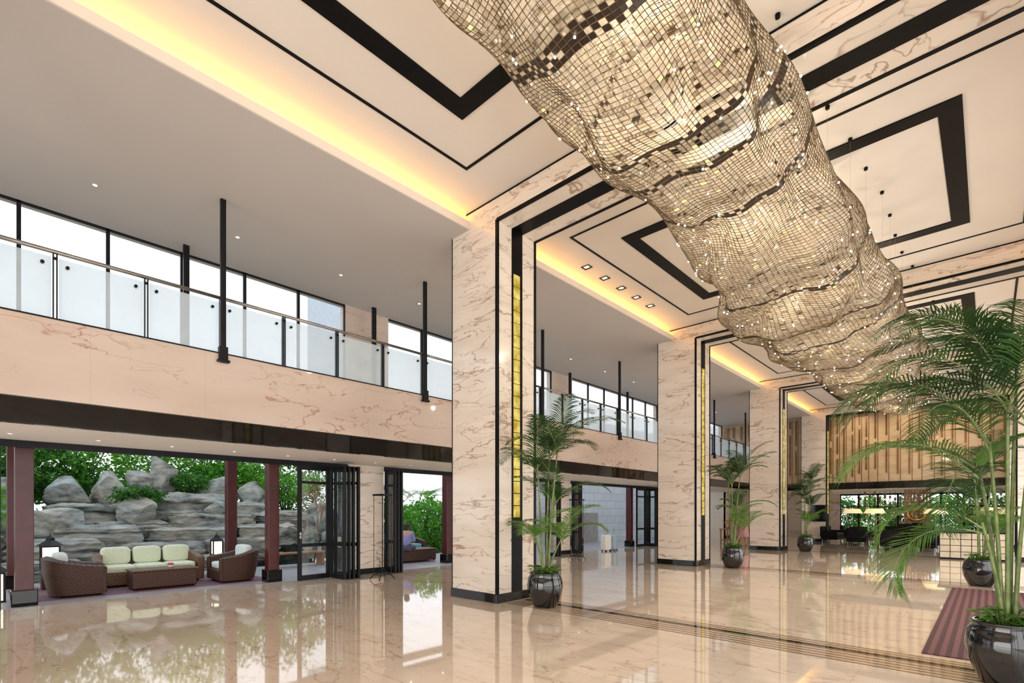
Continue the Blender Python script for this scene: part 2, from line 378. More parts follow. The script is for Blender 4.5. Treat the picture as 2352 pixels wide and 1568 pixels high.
trim(t,M_bronze,'staggered vertical bronze strips on end wall')
trim(MB().box(-12,2.1,31.45,31.6,2.78,3.13),M_mirror,'glossy black band across the end wall')
B('ceiling.004',-12,2.1,31.6,42,2.79,2.9,M_soff,'pale plaster lounge ceiling',cat='ceiling')
for y in CY[1:4]:
    trim(MB().box(XL1+.1,XR0-.1,y+.12,y+.92,.0005,.003),M_band,'dark and tan inlaid marble stripes in the floor')
    trim(MB().box(XL1+.1,XR0-.1,y+.60,y+.70,.003,.0045),M_mirror,'black marble line in the floor')

# ------------------------------------------------------------------ left outer wall
XW=-11.7
PY=[6.46+8.25*k for k in range(-1,4)]
for i,y in enumerate(PY):
    B('wall_pier' if i==0 else 'wall_pier.%03d'%i,XW-.25,XW,y,y+1.03,0,2.79,M_col,'marble clad pier between terrace doors',cat='wall')
    B('baseboard_pier' if i==0 else 'baseboard_pier.%03d'%i,XW,XW+.02,y-.02,y+1.05,0,.14,M_black,'black skirting on pier',cat='baseboard')
    B('wall_gallery' if i==0 else 'wall_gallery.%03d'%i,XW-.3,XW-.05,y-.05,y+1.2,4.1,ZG,M_fas,'beige stone pier in the gallery',cat='wall')
wn=0
for i in range(4):
    a=PY[i]+1.15; b=PY[i+1]-.05
    n=6; w=(b-a)/n
    for k in range(n):
        wn+=1
        y0=a+k*w; y1=y0+w
        f=MB(); f.box(XW-.12,XW-.06,y0,y0+.028,4.1,ZG).box(XW-.12,XW-.06,y1-.028,y1,4.1,ZG).box(XW-.12,XW-.06,y0,y1,ZG-.03,ZG).box(XW-.12,XW-.06,y0,y1,4.1,4.16)
        f.obj('window_%d'%wn,M_metal,label='tall black framed gallery window',cat='window',kind='structure')
wn+=1
# railing -------------------------------------------------------
rail=empty('glass_railing',(-9.38,2.86,4.1),label='frosted glass balustrade with steel handrail and black fins',cat='railing',group='balcony railings')
SP=4.15; q=SP/4
MB().tube([(0,0,1.08),(0,SP,1.08)],.028,10).obj('handrail',M_steel,parent=rail,smooth=True)
for k in range(4):
    MB().box(-.008,.008,k*q+.04,(k+1)*q-.04,.12,1.0).obj('glass_panel',M_frost,parent=rail)
    f=MB(); f.box(-.03,.03,k*q-.026,k*q-.012,0,1.05).box(-.03,.03,k*q+.012,k*q+.026,0,1.05).box(-.03,.03,k*q-.026,k*q+.026,.98,1.0)
    f.obj('baluster',M_metal,parent=rail)
    for yy in (k*q+.13,(k+1)*q-.13): MB().tube([(-.03,yy,.9),(.03,yy,.9)],.022,10).obj('glass_clamp',M_metal,parent=rail)
for k in range(-2,7):
    if k==0: continue
    clone(rail,(-9.38,2.86+SP*k,4.1))
post=empty('steel_post',(-9.28,2.86,3.98),label='slender black steel post from balcony edge to ceiling',cat='post',group='balcony posts')
MB().box(-.03,.03,-.04,.04,.1,ZG-3.98).obj('shaft',M_metal,parent=post,bevel=.004)
f=MB(); f.box(-.05,.05,-.065,.065,.12,.36).box(-.07,.07,-.09,.09,.1,.14); f.obj('bracket',M_metal,parent=post,bevel=.006)
for k in range(-1,7):
    if k==0: continue
    clone(post,(-9.28,2.86+SP*k,3.98))
for k in range(-1,7):
    MB().box(-.035,.035,-.05,.05,0,ZG-4.1).obj('gallery_post',M_metal,loc=(-11.4,2.86+SP*k,4.1),label='black steel post by the gallery windows',cat='post',group='gallery posts',bevel=.004)
al=empty('fire_alarm',(-11.72,7.0,5.45),label='small red fire alarm box on gallery wall',cat='alarm')
MB().sell((0,0,0),(.04,.07,.07),.3).obj('housing',simple('alarm_red',(.6,.03,.02),.4),parent=al,smooth=True)
MB().tube([(.03,0,0),(.05,0,0)],.03,12).obj('button',M_white,parent=al)

# ------------------------------------------------------------------ downlights
def ring_light(name,loc,group,r=.05,spot=None,col=(1,.88,.7)):
    e=empty(name,loc,label='round recessed ceiling downlight',cat='downlight',group=group)
    MB().lathe([(r,-.001),(r*1.3,-.008),(r*1.35,0)],20).obj('bezel',M_white,parent=e,smooth=True)
    MB().lathe([(0.001,-.003),(r,-.003)],20).obj('lens',M_spot,parent=e)
    if spot:
        l=bpy.data.lights.new('spot','SPOT'); l.energy=spot; l.spot_size=math.radians(110); l.spot_blend=.8; l.shadow_soft_size=.02; l.color=col
        o=bpy.data.objects.new('lamp',l); COL.objects.link(o); o.parent=e; o.location=(0,0,-.02)
    return e
for i in range(13):
    ring_light('gallery_downlight',(-10.35,1.34+2.1*i,ZG),'gallery downlights',.028,14 if i<9 else None)
for i in range(26):
    ring_light('soffit_downlight',(-10.85,.4+1.05*i,2.79),'soffit downlights',.03,9 if i<22 else None)
for i in range(5):
    y=bays[2][0]+2.16+.735*i
    e=empty('square_downlight',(-6.58,y,ZC),label='square recessed twin downlight in ceiling',cat='downlight',group='square ceiling downlights')
    f=MB(); rect(f,-.1,.1,-.09,.09,.015,-.012,-.001); f.obj('bezel',M_black,parent=e)
    MB().box(-.085,.085,-.075,.075,-.004,-.001).obj('tray',M_steel,parent=e)
    MB().box(-.05,.05,-.03,.03,-.008,-.004).obj('lens',M_spot,parent=e)

# ------------------------------------------------------------------ chandelier
def interp(tb,y):
    if y<=tb[0][0]: return tb[0][1:]
    for a,b in zip(tb,tb[1:]):
        if y<=b[0]:
            t=(y-a[0])/(b[0]-a[0]); t=t*t*(3-2*t)
            return tuple(p+(q-p)*t for p,q in zip(a[1:],b[1:]))
    return tb[-1][1:]
TB=[(-1,-3.4,-1.7,6.5,.48),(3,-3.64,-1.62,6.36,.55),(5,-3.76,-1.60,6.28,.6),(7,-3.5,-1.56,6.2,.62),(9,-3.8,-1.36,5.98,.68),(11,-4.1,-1.20,5.8,.72),
(13,-3.9,-1.23,5.68,.72),(15,-3.68,-1.08,5.62,.7),(17,-3.48,-.93,5.55,.68),(19,-3.42,-1.0,5.45,.62),(20.6,-3.2,-1.15,5.35,.5),(21.4,-2.9,-1.5,5.3,.3)]
Y0c,Y1c=0.8,21.4; NYc=370; NPc=112
def cpt(i,j):
    y=Y0c+(Y1c-Y0c)*i/NYc; ph=2*pi*j/NPc
    xl,xr,zc,b=interp(TB,y)
    cx=(xl+xr)/2; a=(xr-xl)/2
    low=max(0,-math.sin(ph))
    w=1+.03*math.sin(1.1*y+2*ph)+.035*math.sin(2.3*y-3*ph)+(.05*math.sin(1.9*y+5*ph+1)+.04*math.sin(4.3*y+4*ph)+.03*math.sin(11*ph+.8*y))*(.4+low)
    cs,sn=math.cos(ph),math.sin(ph)
    e=.85
    x=cx+a*w*math.copysign(abs(cs)**e,cs)*.98; z=zc+b*w*math.copysign(abs(sn)**e,sn)
    z=min(z,7.02)
    return Vector((x,y+.07*math.sin(3*ph+y)+.04*math.sin(5*ph-2*y),z))
grid=[[cpt(i,j) for j in range(NPc)] for i in range(NYc+1)]
ch=empty('chandelier',(-2.6,10.5,7.08),label='long undulating shell and wire mesh chandelier with tiny lights',cat='chandelier')
ORG=Vector((-2.6,10.5,7.08))
vs=[tuple(p-ORG) for r_ in grid for p in r_]
fs=[(i*NPc+j,i*NPc+(j+1)%NPc,(i+1)*NPc+(j+1)%NPc,(i+1)*NPc+j) for i in range(NYc) for j in range(NPc)]
M_wire=simple('brass_wire',(.12,.08,.04),.4,metal=.4,var=.3)
net=MB().add(vs,fs).obj('wire_net',M_wire,parent=ch,kind='stuff')
wf=net.modifiers.new('wire','WIREFRAME'); wf.thickness=.009; wf.use_even_offset=False; wf.use_replace=True
def shell(name,col,em,tr):
    m,nt,o=newmat(name)
    g=N(nt,'ShaderNodeNewGeometry'); n=N(nt,'ShaderNodeTexNoise',i_Scale=14.0,i_Detail=2.0); L(nt,g.outputs['Position'],n.inputs['Vector'])
    r=ramp(nt,n.outputs[0],[(.3,tuple(x*.8 for x in col)),(.7,col)])
    p=N(nt,'ShaderNodeBsdfPrincipled'); p.inputs['Roughness'].default_value=.4; L(nt,r.outputs[0],p.inputs['Base Color'])
    L(nt,r.outputs[0],p.inputs['Emission Color']); p.inputs['Emission Strength'].default_value=em
    tl=N(nt,'ShaderNodeBsdfTranslucent'); L(nt,r.outputs[0],tl.inputs[0])
    a=N(nt,'ShaderNodeMixShader'); a.inputs[0].default_value=.45; L(nt,p.outputs[0],a.inputs[1]); L(nt,tl.outputs[0],a.inputs[2])
    t=N(nt,'ShaderNodeBsdfTransparent'); b=N(nt,'ShaderNodeMixShader'); b.inputs[0].default_value=tr; L(nt,a.outputs[0],b.inputs[1]); L(nt,t.outputs[0],b.inputs[2])
    L(nt,b.outputs[0],o.inputs[0]); return m
SH=[shell('shell_pale',(.80,.72,.58),.06,.58),shell('shell_tan',(.66,.55,.40),.05,.55),shell('shell_bright',(.92,.85,.70),.16,.35),simple('shell_dark',(.03,.016,.01),.4),emit('shell_lit',(1,.85,.38),1.3)]
tl=MB(); rnd=random.Random(11)
bands=set()
for yb in (3.6,5.3,5.85,6.9,9.5,11.0,11.9,13.8,16.0,18.4):
    i=int((yb-Y0c)/(Y1c-Y0c)*NYc); bands.update((i,i+1) if yb!=3.6 else (i,i+1,i+2,i+3))
for i in range(NYc):
    for j in range(NPc):
        rr=rnd.random()
        bd=i in bands
        if not bd and rr<.18: continue
        a=grid[i][j];b=grid[i][(j+1)%NPc];c=grid[i+1][(j+1)%NPc];d=grid[i+1][j]
        ctr=(a+b+c+d)/4; s=.86
        if bd: mi=3 if ((i+j)%2==0 or rr<.5) else 0
        else:
            q_=rnd.random(); mi=0 if q_<.74 else 1 if q_<.93 else 2 if q_<.98 else 4 if q_<.995 else 3
        s*=rnd.uniform(.88,1.04); ti=Vector((rnd.uniform(-.003,.003),rnd.uniform(-.003,.003),rnd.uniform(-.003,.003)))
        if bd and mi==3: s=.97
        pv=[tuple(ctr+(p-ctr)*s+ti*sg-ORG) for p,sg in ((a,1),(b,-1),(c,-1),(d,1))]
        tl.add(pv,[(0,1,2,3)],mi)
tl.obj('shell_tiles',SH,parent=ch,kind='stuff',label='small square cream capiz shell tiles')
M_bulb=emit('bulb_glow',(1,.92,.68),10)
bulbs=[]
for n_ in range(620):
    i=rnd.randrange(2,NYc-1); j=rnd.randrange(NPc)
    if math.sin(2*pi*j/NPc)>.5 : continue
    p=grid[i][j]; xl,xr,zc,b_=interp(TB,p.y); ctr=Vector(((xl+xr)/2,p.y,zc)); bulbs.append(p+(p-ctr).normalized()*.012)
bulbs.sort(key=lambda p:(p-Vector((0,0,1.6))).length)
bmsh=MB().sell((0,0,0),(.012,.012,.012),1,8,6).obj('bulb',M_bulb,parent=ch,smooth=True,loc=tuple(bulbs[0]-ORG))
for p in bulbs[1:100]:
    o=bmsh.copy(); COL.objects.link(o); o.parent=ch; o.location=p-ORG
rb=MB()
for p in bulbs[100:]: rb.sell(tuple(p-ORG),(.014,.014,.014),1,6,4)
rb.obj('bulb_cluster',M_bulb,parent=ch,kind='stuff')
for y in (2.5,5,7.5,10,12.5,15,17.5,20):
    xl,xr,zc,b_=interp(TB,y)
    l=bpy.data.lights.new('inner_lamp','POINT'); l.energy=85; l.color=(1,.84,.62); l.shadow_soft_size=.08
    o=bpy.data.objects.new('inner_lamp',l); COL.objects.link(o); o.parent=ch; o.location=Vector(((xl+xr)/2,y,zc))-ORG
for y in (9.2,12.2,15.2,18.2,20.2):  # spots and housings added under the net to brighten the far floor
    xl,xr,zc,b_=interp(TB,y); p=Vector(((xl+xr)/2,y,zc-b_-.06))
    MB().lathe([(.001,.05),(.03,.05),(.035,0),(.03,-.01)],14,c=tuple(p-ORG)).obj('fill_spot_housing',M_steel,parent=ch,smooth=True)
    l=bpy.data.lights.new('fill_spot','SPOT'); l.energy=230; l.color=(1,.87,.68); l.spot_size=math.radians(140); l.spot_blend=1; l.shadow_soft_size=.025
    o=bpy.data.objects.new('fill_spot',l); COL.objects.link(o); o.parent=ch; o.location=p-ORG-Vector((0,0,.05))
for k in range(22):
    y=1.5+k*.92; xl,xr,zc,b_=interp(TB,y)
    for x in ((xr-.12),(xl+.15)):
        MB().tube([(x-ORG.x,y-ORG.y,0),(x-ORG.x,y-ORG.y,zc+.1-ORG.z)],.001,5).obj('suspension_cable',M_steel,parent=ch)
        MB().lathe([(.001,-.04),(.026,-.04),(.028,-.015),(.028,.0)],12,c=(x-ORG.x,y-ORG.y,0.018)).obj('ceiling_cap',M_black,parent=ch)

# ------------------------------------------------------------------ palms
def frond(mb,p0,az,el,length,droop,rnd,nl=26,ll=.36,mi=0,wd=.011):
    p=Vector(p0); pts=[p.copy()]; n=14; e=el; dirs=[]
    for i in range(n):
        e-=droop/n*(.5+1.2*i/n)
        d=Vector((math.cos(az)*math.cos(e),math.sin(az)*math.cos(e),math.sin(e))); dirs.append(d)
        p=p+d*(length/n); pts.append(p.copy())
    mb.tube(pts,[.009*(1-.8*i/n) for i in range(n+1)],5,mi=mi+1)
    side0=Vector((-math.sin(az),math.cos(az),0))
    for k in range(nl):
        s=.14+.86*k/(nl-1); f=s*n; i=min(int(f),n-1); b=pts[i].lerp(pts[i+1],f-i); d=dirs[i]
        pr=math.sin(pi*min(1,(s*.84+.14)))**.6
        l_=ll*pr*rnd.uniform(.85,1.1)
        upn=side0.cross(d).normalized()
        if upn.z<0: upn=-upn
        for sg in (-1,1):
            fw=.65+.6*s
            q=(side0*sg+d*fw+upn*.30*(1-s*.4)+Vector((0,0,rnd.uniform(-.12,.1)))).normalized()
            w=d*wd
            m1=b+q*l_*.5+Vector((0,0,-.03*l_)); tip=b+q*l_+Vector((0,0,-.26*l_))
            mb.add([b-w*.5,b+w*.5,m1+w,m1-w,tip],[(0,1,2,3),(3,2,4)],mi)
def potpart(root):
    MB().lathe([(0.001,.01),(.19,.01),(.2,.02),(.285,.22),(.305,.36),(.285,.49),(.25,.545),(.265,.57),(.262,.585),(.24,.58),(.225,.54)],40).obj('pot',M_pot,parent=root,smooth=True,label='round glossy black glazed pot')
    MB().lathe([(.225,.53),(.1,.545),(.001,.55)],24).obj('soil',M_soil,parent=root)
    g=MB(); rn=random.Random(5)
    for k in range(90):
        a=rn.uniform(0,2*pi); r0=rn.uniform(.03,.2); z=.55+rn.uniform(.02,.14); d=Vector((math.cos(a),math.sin(a),rn.uniform(-.1,.6))).normalized(); c=Vector((r0*math.cos(a),r0*math.sin(a),z)); sd=Vector((-math.sin(a),math.cos(a),0))*.035; l_=rn.uniform(.09,.17)
        g.add([c,c+d*l_*.5+sd,c+d*l_+Vector((0,0,-.03)),c+d*l_*.5-sd],[(0,1,2,3)])
        g.tube([(r0*math.cos(a)*.7,r0*math.sin(a)*.7,.53),tuple(c)],.003,4)
    g.obj('undergrowth',M_leafl,parent=root,label='light green leafy ground cover in pot')
def palm(loc,seed,stems,label,group='potted palms',wall=pi):
    rn=random.Random(seed)
    r=empty('potted_palm',loc,label=label,cat='potted palm',group=group)
    potpart(r)
    for (az,lean,h,nf,fl,light) in stems:
        pts=[]; n=8
        for i in range(n+1):
            t=i/n; pts.append(Vector((math.cos(az)*(.06+lean*t**1.6),math.sin(az)*(.06+lean*t**1.6),.5+(h-.5)*t)))
        MB().tube(pts,[.021-.009*i/n for i in range(n+1)],8).obj('stem',M_stem,parent=r,smooth=True)
        top=pts[-1]
        for k in range(nf):
            a=az+2*pi*k/nf+rn.uniform(-.4,.4) 
            el=rn.uniform(1.1,1.45) if k%2 else rn.uniform(.7,1.1)
            sc=1-.5*max(0,math.cos(a-wall))
            f=MB(); frond(f,top-Vector((0,0,rn.uniform(0,.15))),a,el,fl*sc*rn.uniform(.85,1.1),rn.uniform(.9,1.5),rn,nl=30,ll=.34)
            f.obj('frond',[M_leafl if light else M_leaf,M_stem],parent=r)
    return r
def stemset(k):
    rn=random.Random(k); w=[(2.2,.12,2.5,6,1.2,0),(.3,.16,2.8,6,1.2,0),(4.6,.12,2.35,6,1.2,0),(1.4,.2,1.75,5,1.05,0),(5.3,.28,1.35,4,1.0,1),(.9,.3,1.2,4,1.0,1)]
    return [(a+rn.uniform(-.5,.5),l,h+rn.uniform(-.15,.15),n,f,c) for a,l,h,n,f,c in w]
palm((-5.45,6.62,0),21,stemset(1),'tall areca palm in glossy black pot beside marble column')
palm((-5.32,14.87,0),22,stemset(2),'areca palm in glossy black pot beside second column')
palm((-5.40,23.1,0),23,stemset(3),'areca palm in glossy black pot near lounge')
palm((-.12,14.87,0),24,stemset(4),'areca palm in glossy black pot beyond entrance mat',wall=0)
r=empty('potted_palm',(.13,6.6,0),label='large areca palm in black pot at the entrance mat',cat='potted palm',group='potted palms')
potpart(r)
rn=random.Random(4)
AZL=math.atan2(-math.sin(TH),-math.cos(TH))
stemdef=[(AZL,.12,2.25),(AZL+.8,.1,2.6),(AZL-1.0,.15,2.0),(1.2,.12,2.8),(0,.12,2.4),(AZL+.2,.25,1.5)]
tops=[]
for az,lean,h in stemdef:
    n=9; pts=[Vector((math.cos(az)*(.05+lean*(i/n)**1.5),math.sin(az)*(.05+lean*(i/n)**1.5),.5+(h-.5)*i/n)) for i in range(n+1)]
    MB().tube(pts,[.019-.007*i/n for i in range(n+1)],8).obj('stem',M_stem,parent=r,smooth=True); tops.append(pts[-1])
FR=[(0,0,1.1,1.8,2.1,0),(0,.5,.8,1.6,1.7,0),(0,-.45,1.25,1.6,2.0,0),(1,.1,1.0,1.75,2.2,0),(1,-.3,.6,1.5,1.6,0),(1,1.2,1.1,1.5,1.6,0),(1,.25,1.25,1.6,1.9,0),
(2,.0,.65,1.5,1.5,1),(2,-.5,.9,1.4,2.0,1),(2,.6,.4,1.3,1.8,0),(3,0,1.2,1.7,1.9,0),(3,.9,1.1,1.5,1.7,0),(3,-1.0,1.2,1.5,1.5,0),(3,.4,.9,1.5,1.7,0),(3,-.3,1.35,1.3,1.3,0),(4,2.6,1.3,.6,1.2,0),(4,-1.4,.8,1.3,1.7,0),(4,1.6,.9,1.3,1.7,0),(4,0,1.1,1.5,2.0,0),
(5,.0,.35,1.2,2.1,1),(5,-.4,.8,1.1,2.4,1),(2,3.0,1.3,.6,1.2,1)]
for st,da,el,ln,dr,li in FR:
    f=MB(); frond(f,tops[st]-Vector((0,0,rn.uniform(0,.1))),AZL+da,el,ln,dr,rn,nl=44,ll=.44 if ln>1 else .25,wd=.010)
    f.obj('frond',[M_leafl if li else M_leaf,M_stem],parent=r)

MB().box(-.55,1.8,7.35,14.1,.0005,.012).obj('entrance_mat',M_mat,label='long maroon ribbed entrance mat on marble floor',cat='mat')

# ------------------------------------------------------------------ terrace
B('floor.001',-15.7,-11.75,-4,32,-.14,-.02,M_terr,'grey mauve paved terrace floor',cat='floor')
B('floor.002',-60,-15.7,-40,70,-.5,-.35,simple('ground_soil',(.06,.09,.04),.9,var=.4,scale=2),'planted ground beyond the terrace',cat='ground')
B('floor.003',-18.5,-15.7,-4,14,-.349,-.15,M_water,'dark still water of garden pond',cat='pond')
MB().box(-14.7,-12.45,.5,4.9,-.0195,-.008).obj('terrace_rug',M_rugt,label='dark maroon striped rug under terrace seating',cat='rug')
def tpost(x,y):
    e=empty('terrace_post',(x,y,-.02),label='maroon square timber post on black base',cat='post',group='terrace posts')
    MB().box(-.12,.12,-.12,.12,.27,3.5).obj('shaft',M_maroon,parent=e,bevel=.01)
    MB().box(-.17,.17,-.17,.17,0,.28).obj('base',M_mirror,parent=e,bevel=.015)
    return e
for y in (.62,4.8,16.9,21): tpost(-12.2,y)
for y in (.62,4.85,9.0,21): tpost(-15.1,y)
tpost(-12.6,10.4)
trim(MB().box(-12.3,-12.1,-3,30,3.48,3.7).box(-15.2,-15.0,-3,30,3.48,3.7),M_maroon,'maroon pergola beams over terrace',cat='beam')

def tub(w,d,hb,ha,th,mat):
    mb=MB(); n=36; vs=[];fs=[]
    def path(s,off):
        a=pi/2+pi*s*1.0
        e=.45
        cx_,sy_=math.cos(a),math.sin(a)
        x=(d-off)*math.copysign(abs(cx_)**e,cx_); y=(w/2-off)*math.copysign(abs(sy_)**e,sy_)
        return x,y
    for i in range(n+1):
        s=i/n
        h=ha+(hb-ha)*math.sin(pi*s)**.7
        xo,yo=path(s,0); xi,yi=path(s,th)
        fl=1.05
        vs+=[(xo*.93,yo*.95,.04),(xo*fl*.99,yo*1.0,h*.6),(xo*fl,yo*1.02,h-.03),((xo*fl+xi)/2,(yo*1.02+yi)/2,h),(xi,yi,h-.03),(xi,yi,.04)]
    for i in range(n):
        for k in range(6):
            fs.append((i*6+k,(i+1)*6+k,(i+1)*6+(k+1)%6,i*6+(k+1)%6))
    fs.append((0,1,2,3,4,5)); fs.append(tuple(n*6+k for k in (5,4,3,2,1,0)))
    mb.add(vs,fs)
    return mb
def wickseat(name,loc,rz,w,nc,label,cushm,cat,light=False):
    d=.82
    r=empty(name,loc,rz,label=label,cat=cat)
    m=M_wickl if light else M_wick
    t=tub(w,d,.76,.58,.13,m)
    t.obj('wicker_shell',m,parent=r,smooth=False)
    b=MB()
    b.box(-d+.12,.04,-w/2+.1,w/2-.1,.04,.3)
    for sg in (-1,1):
        y0,y1=sorted((sg*(w/2),sg*(w/2-.13))); b.box(-.02,.05,y0,y1,.04,.56)
    b.obj('seat_base',m,parent=r,bevel=.03)
    cw=(w-.28)/nc
    for i in range(nc):
        yc=-w/2+.14+cw*(i+.5)
        MB().sell((-.33,yc,.375),(.35,cw/2-.01,.08),.3).obj('seat_cushion',cushm,parent=r,smooth=True)
        MB().sell((-.60,yc,.64),(.10,cw/2-.02,.19),.4).obj('back_cushion',cushm,parent=r,smooth=True)
    for sx in (-.6,-.05):
        for sy in (-w/2+.12,w/2-.12): MB().tube([(sx,sy,0),(sx,sy,.06)],.025,8).obj('foot',M_black,parent=r)
    return r
ZT=-.008
wickseat('sofa',(-13.5,2.75,ZT),0,2.0,3,'three seat wicker sofa with pale cream green cushions',M_cush,'sofa',True)
wickseat('armchair',(-12.95,1.75,ZT),pi/2,.98,1,'dark brown wicker tub armchair with pale cushion',M_cushw,'armchair')
wickseat('armchair',(-13.0,3.85,ZT),-pi/2,.98,1,'dark brown wicker tub armchair beside coffee table',M_cushw,'armchair')
def ctable(loc,l,w,rz=0):
    r=empty('coffee_table',loc,rz,label='low woven wicker coffee table with flat top',cat='coffee table')
    MB().box(-w/2,w/2,-l/2,l/2,.03,.38).obj('body',M_wick,parent=r,bevel=.03)
    MB().box(-w/2-.02,w/2+.02,-l/2-.02,l/2+.02,.38,.41).obj('top',M_wickl,parent=r,bevel=.008)
    for a in (-1,1):
        for b in (-1,1): MB().box(a*(w/2-.06)-.02,a*(w/2-.06)+.02,b*(l/2-.06)-.02,b*(l/2-.06)+.02,0,.04).obj('foot',M_black,parent=r)
    return r
ctable((-12.9,2.8,ZT),1.15,.6)
f=empty('flower_bowl',(-12.9,2.95,ZT+.41),label='small bowl of red flowers on coffee table',cat='flowers')
MB().lathe([(.001,0),(.04,0),(.07,.04),(.065,.045)],16).obj('bowl',M_white,parent=f,smooth=True)
g=MB(); rn=random.Random(8)
for k in range(14): g.sell((rn.uniform(-.05,.05),rn.uniform(-.05,.05),.06+rn.uniform(0,.03)),(.018,.018,.015),1,6,4)
g.obj('petals',simple('red_petals',(.7,.06,.03),.6),parent=f,kind='stuff')
def lantern(loc,s=1,stand=.0):
    r=empty('lantern',loc,label='square glowing lantern with pyramidal cap and black frame',cat='lantern',group='terrace lanterns')
    h=.42*s; w=.13*s
    z0=stand
    if stand: MB().box(-w,w,-w,w,0,stand).obj('stand',M_wick,parent=r,bevel=.01)
    MB().box(-w*.85,w*.85,-w*.85,w*.85,z0+.03,z0+h).obj('light_box',M_lant,parent=r)
    f=MB()
    for a in (-1,1):
        for b in (-1,1): f.box(a*w-.012,a*w+.012,b*w-.012,b*w+.012,z0,z0+h+.02)
    f.box(-w,w,-w,w,z0,z0+.03).box(-w,w,-w,w,z0+h,z0+h+.03); f.obj('frame',M_metal,parent=r)
    t=MB(); t.lathe([(w*1.55,z0+h+.03),(w*.5,z0+h+.13*s),(w*.5,z0+h+.17*s),(.001,z0+h+.22*s)],4); t.obj('cap',M_metal,parent=r)
    MB().tube([(.05*math.cos(a)*s,0,z0+h+.22*s+.05*math.sin(a)*s) for a in [pi*i/8 for i in range(9)]],.006,6).obj('handle',M_metal,parent=r)
lantern((-14.3,1.12,-.02),1.1,.42)
lantern((-14.6,4.35,-.02),.85,.5)
lantern((-13.0,.25,-.02),1.2,0)
r=empty('bench',(-15.0,6.6,-.02),.0,label='low slatted wooden bench beside the pond',cat='bench')
f=MB()
for i in range(5): f.box(-.22+.09*i,-.15+.09*i,-.9,.9,.38,.42)
for y in (-.75,.75): f.box(-.22,.21,y-.03,y+.03,.34,.38)
f.obj('seat',M_wood,parent=r,bevel=.004)
for y in (-.75,.75): MB().box(-.2,.2,y-.04,y+.04,0,.34).obj('leg',M_wood,parent=r)
wickseat('armchair',(-12.75,7.9,ZT),pi/2,.95,1,'dark wicker tub armchair near teal seating',M_teal,'armchair')
wickseat('sofa',(-15.1,10.3,ZT),0,2.3,3,'wicker sofa with teal blue cushions',M_teal,'sofa')
ctable((-13.7,9.9,ZT),1.3,.7)
wickseat('armchair',(-13.4,12.0,ZT),-pi/2,.95,1,'wicker tub armchair with teal cushion',M_teal,'armchair')
wickseat('armchair',(-13.4,17.7,ZT),0,.95,1,'wicker tub armchair with teal cushion by stone wall',M_teal,'armchair')

# rocks
def rockobj(me,c,rot):
    o=bpy.data.objects.new('boulder',me); COL.objects.link(o); o.location=c; o.rotation_euler=(0,0,rot)
    return tag(o,'weathered grey layered boulder in the garden rockery','rock',None,'rockery boulders')
def boulder(c,s,seed,rot=0):
    rn=random.Random(seed*13+5)
    bm=bmesh.new(); bmesh.ops.create_icosphere(bm,subdivisions=5,radius=1)
    off=Vector((seed*3.7,seed*1.3,seed*2.1))
    pl=[]
    for k in range(20):
        n=Vector((rn.gauss(0,1),rn.gauss(0,1),rn.gauss(0,.6))).normalized(); pl.append((n,rn.uniform(.5,.8)))
    for v in bm.verts:
        q=v.co.copy()
        for n,d in pl:
            dd=q.dot(n)
            if dd>d: q-=n*(dd-d)
        zz=q.z*s[2]
        gr=noise.noise(Vector((q.x*.8,q.y*.8,zz*5))+off)
        k=1+.10*gr+.05*noise.noise(q*4+off)+.02*noise.noise(q*11+off)
        q=Vector((q.x*k,q.y*k,q.z))
        v.co=Vector((q.x*s[0],q.y*s[1],q.z*s[2]))*1.4
    me=bpy.data.meshes.new('boulder'); bm.to_mesh(me); bm.free(); me.materials.append(M_rock)
    return rockobj(me,c,rot)
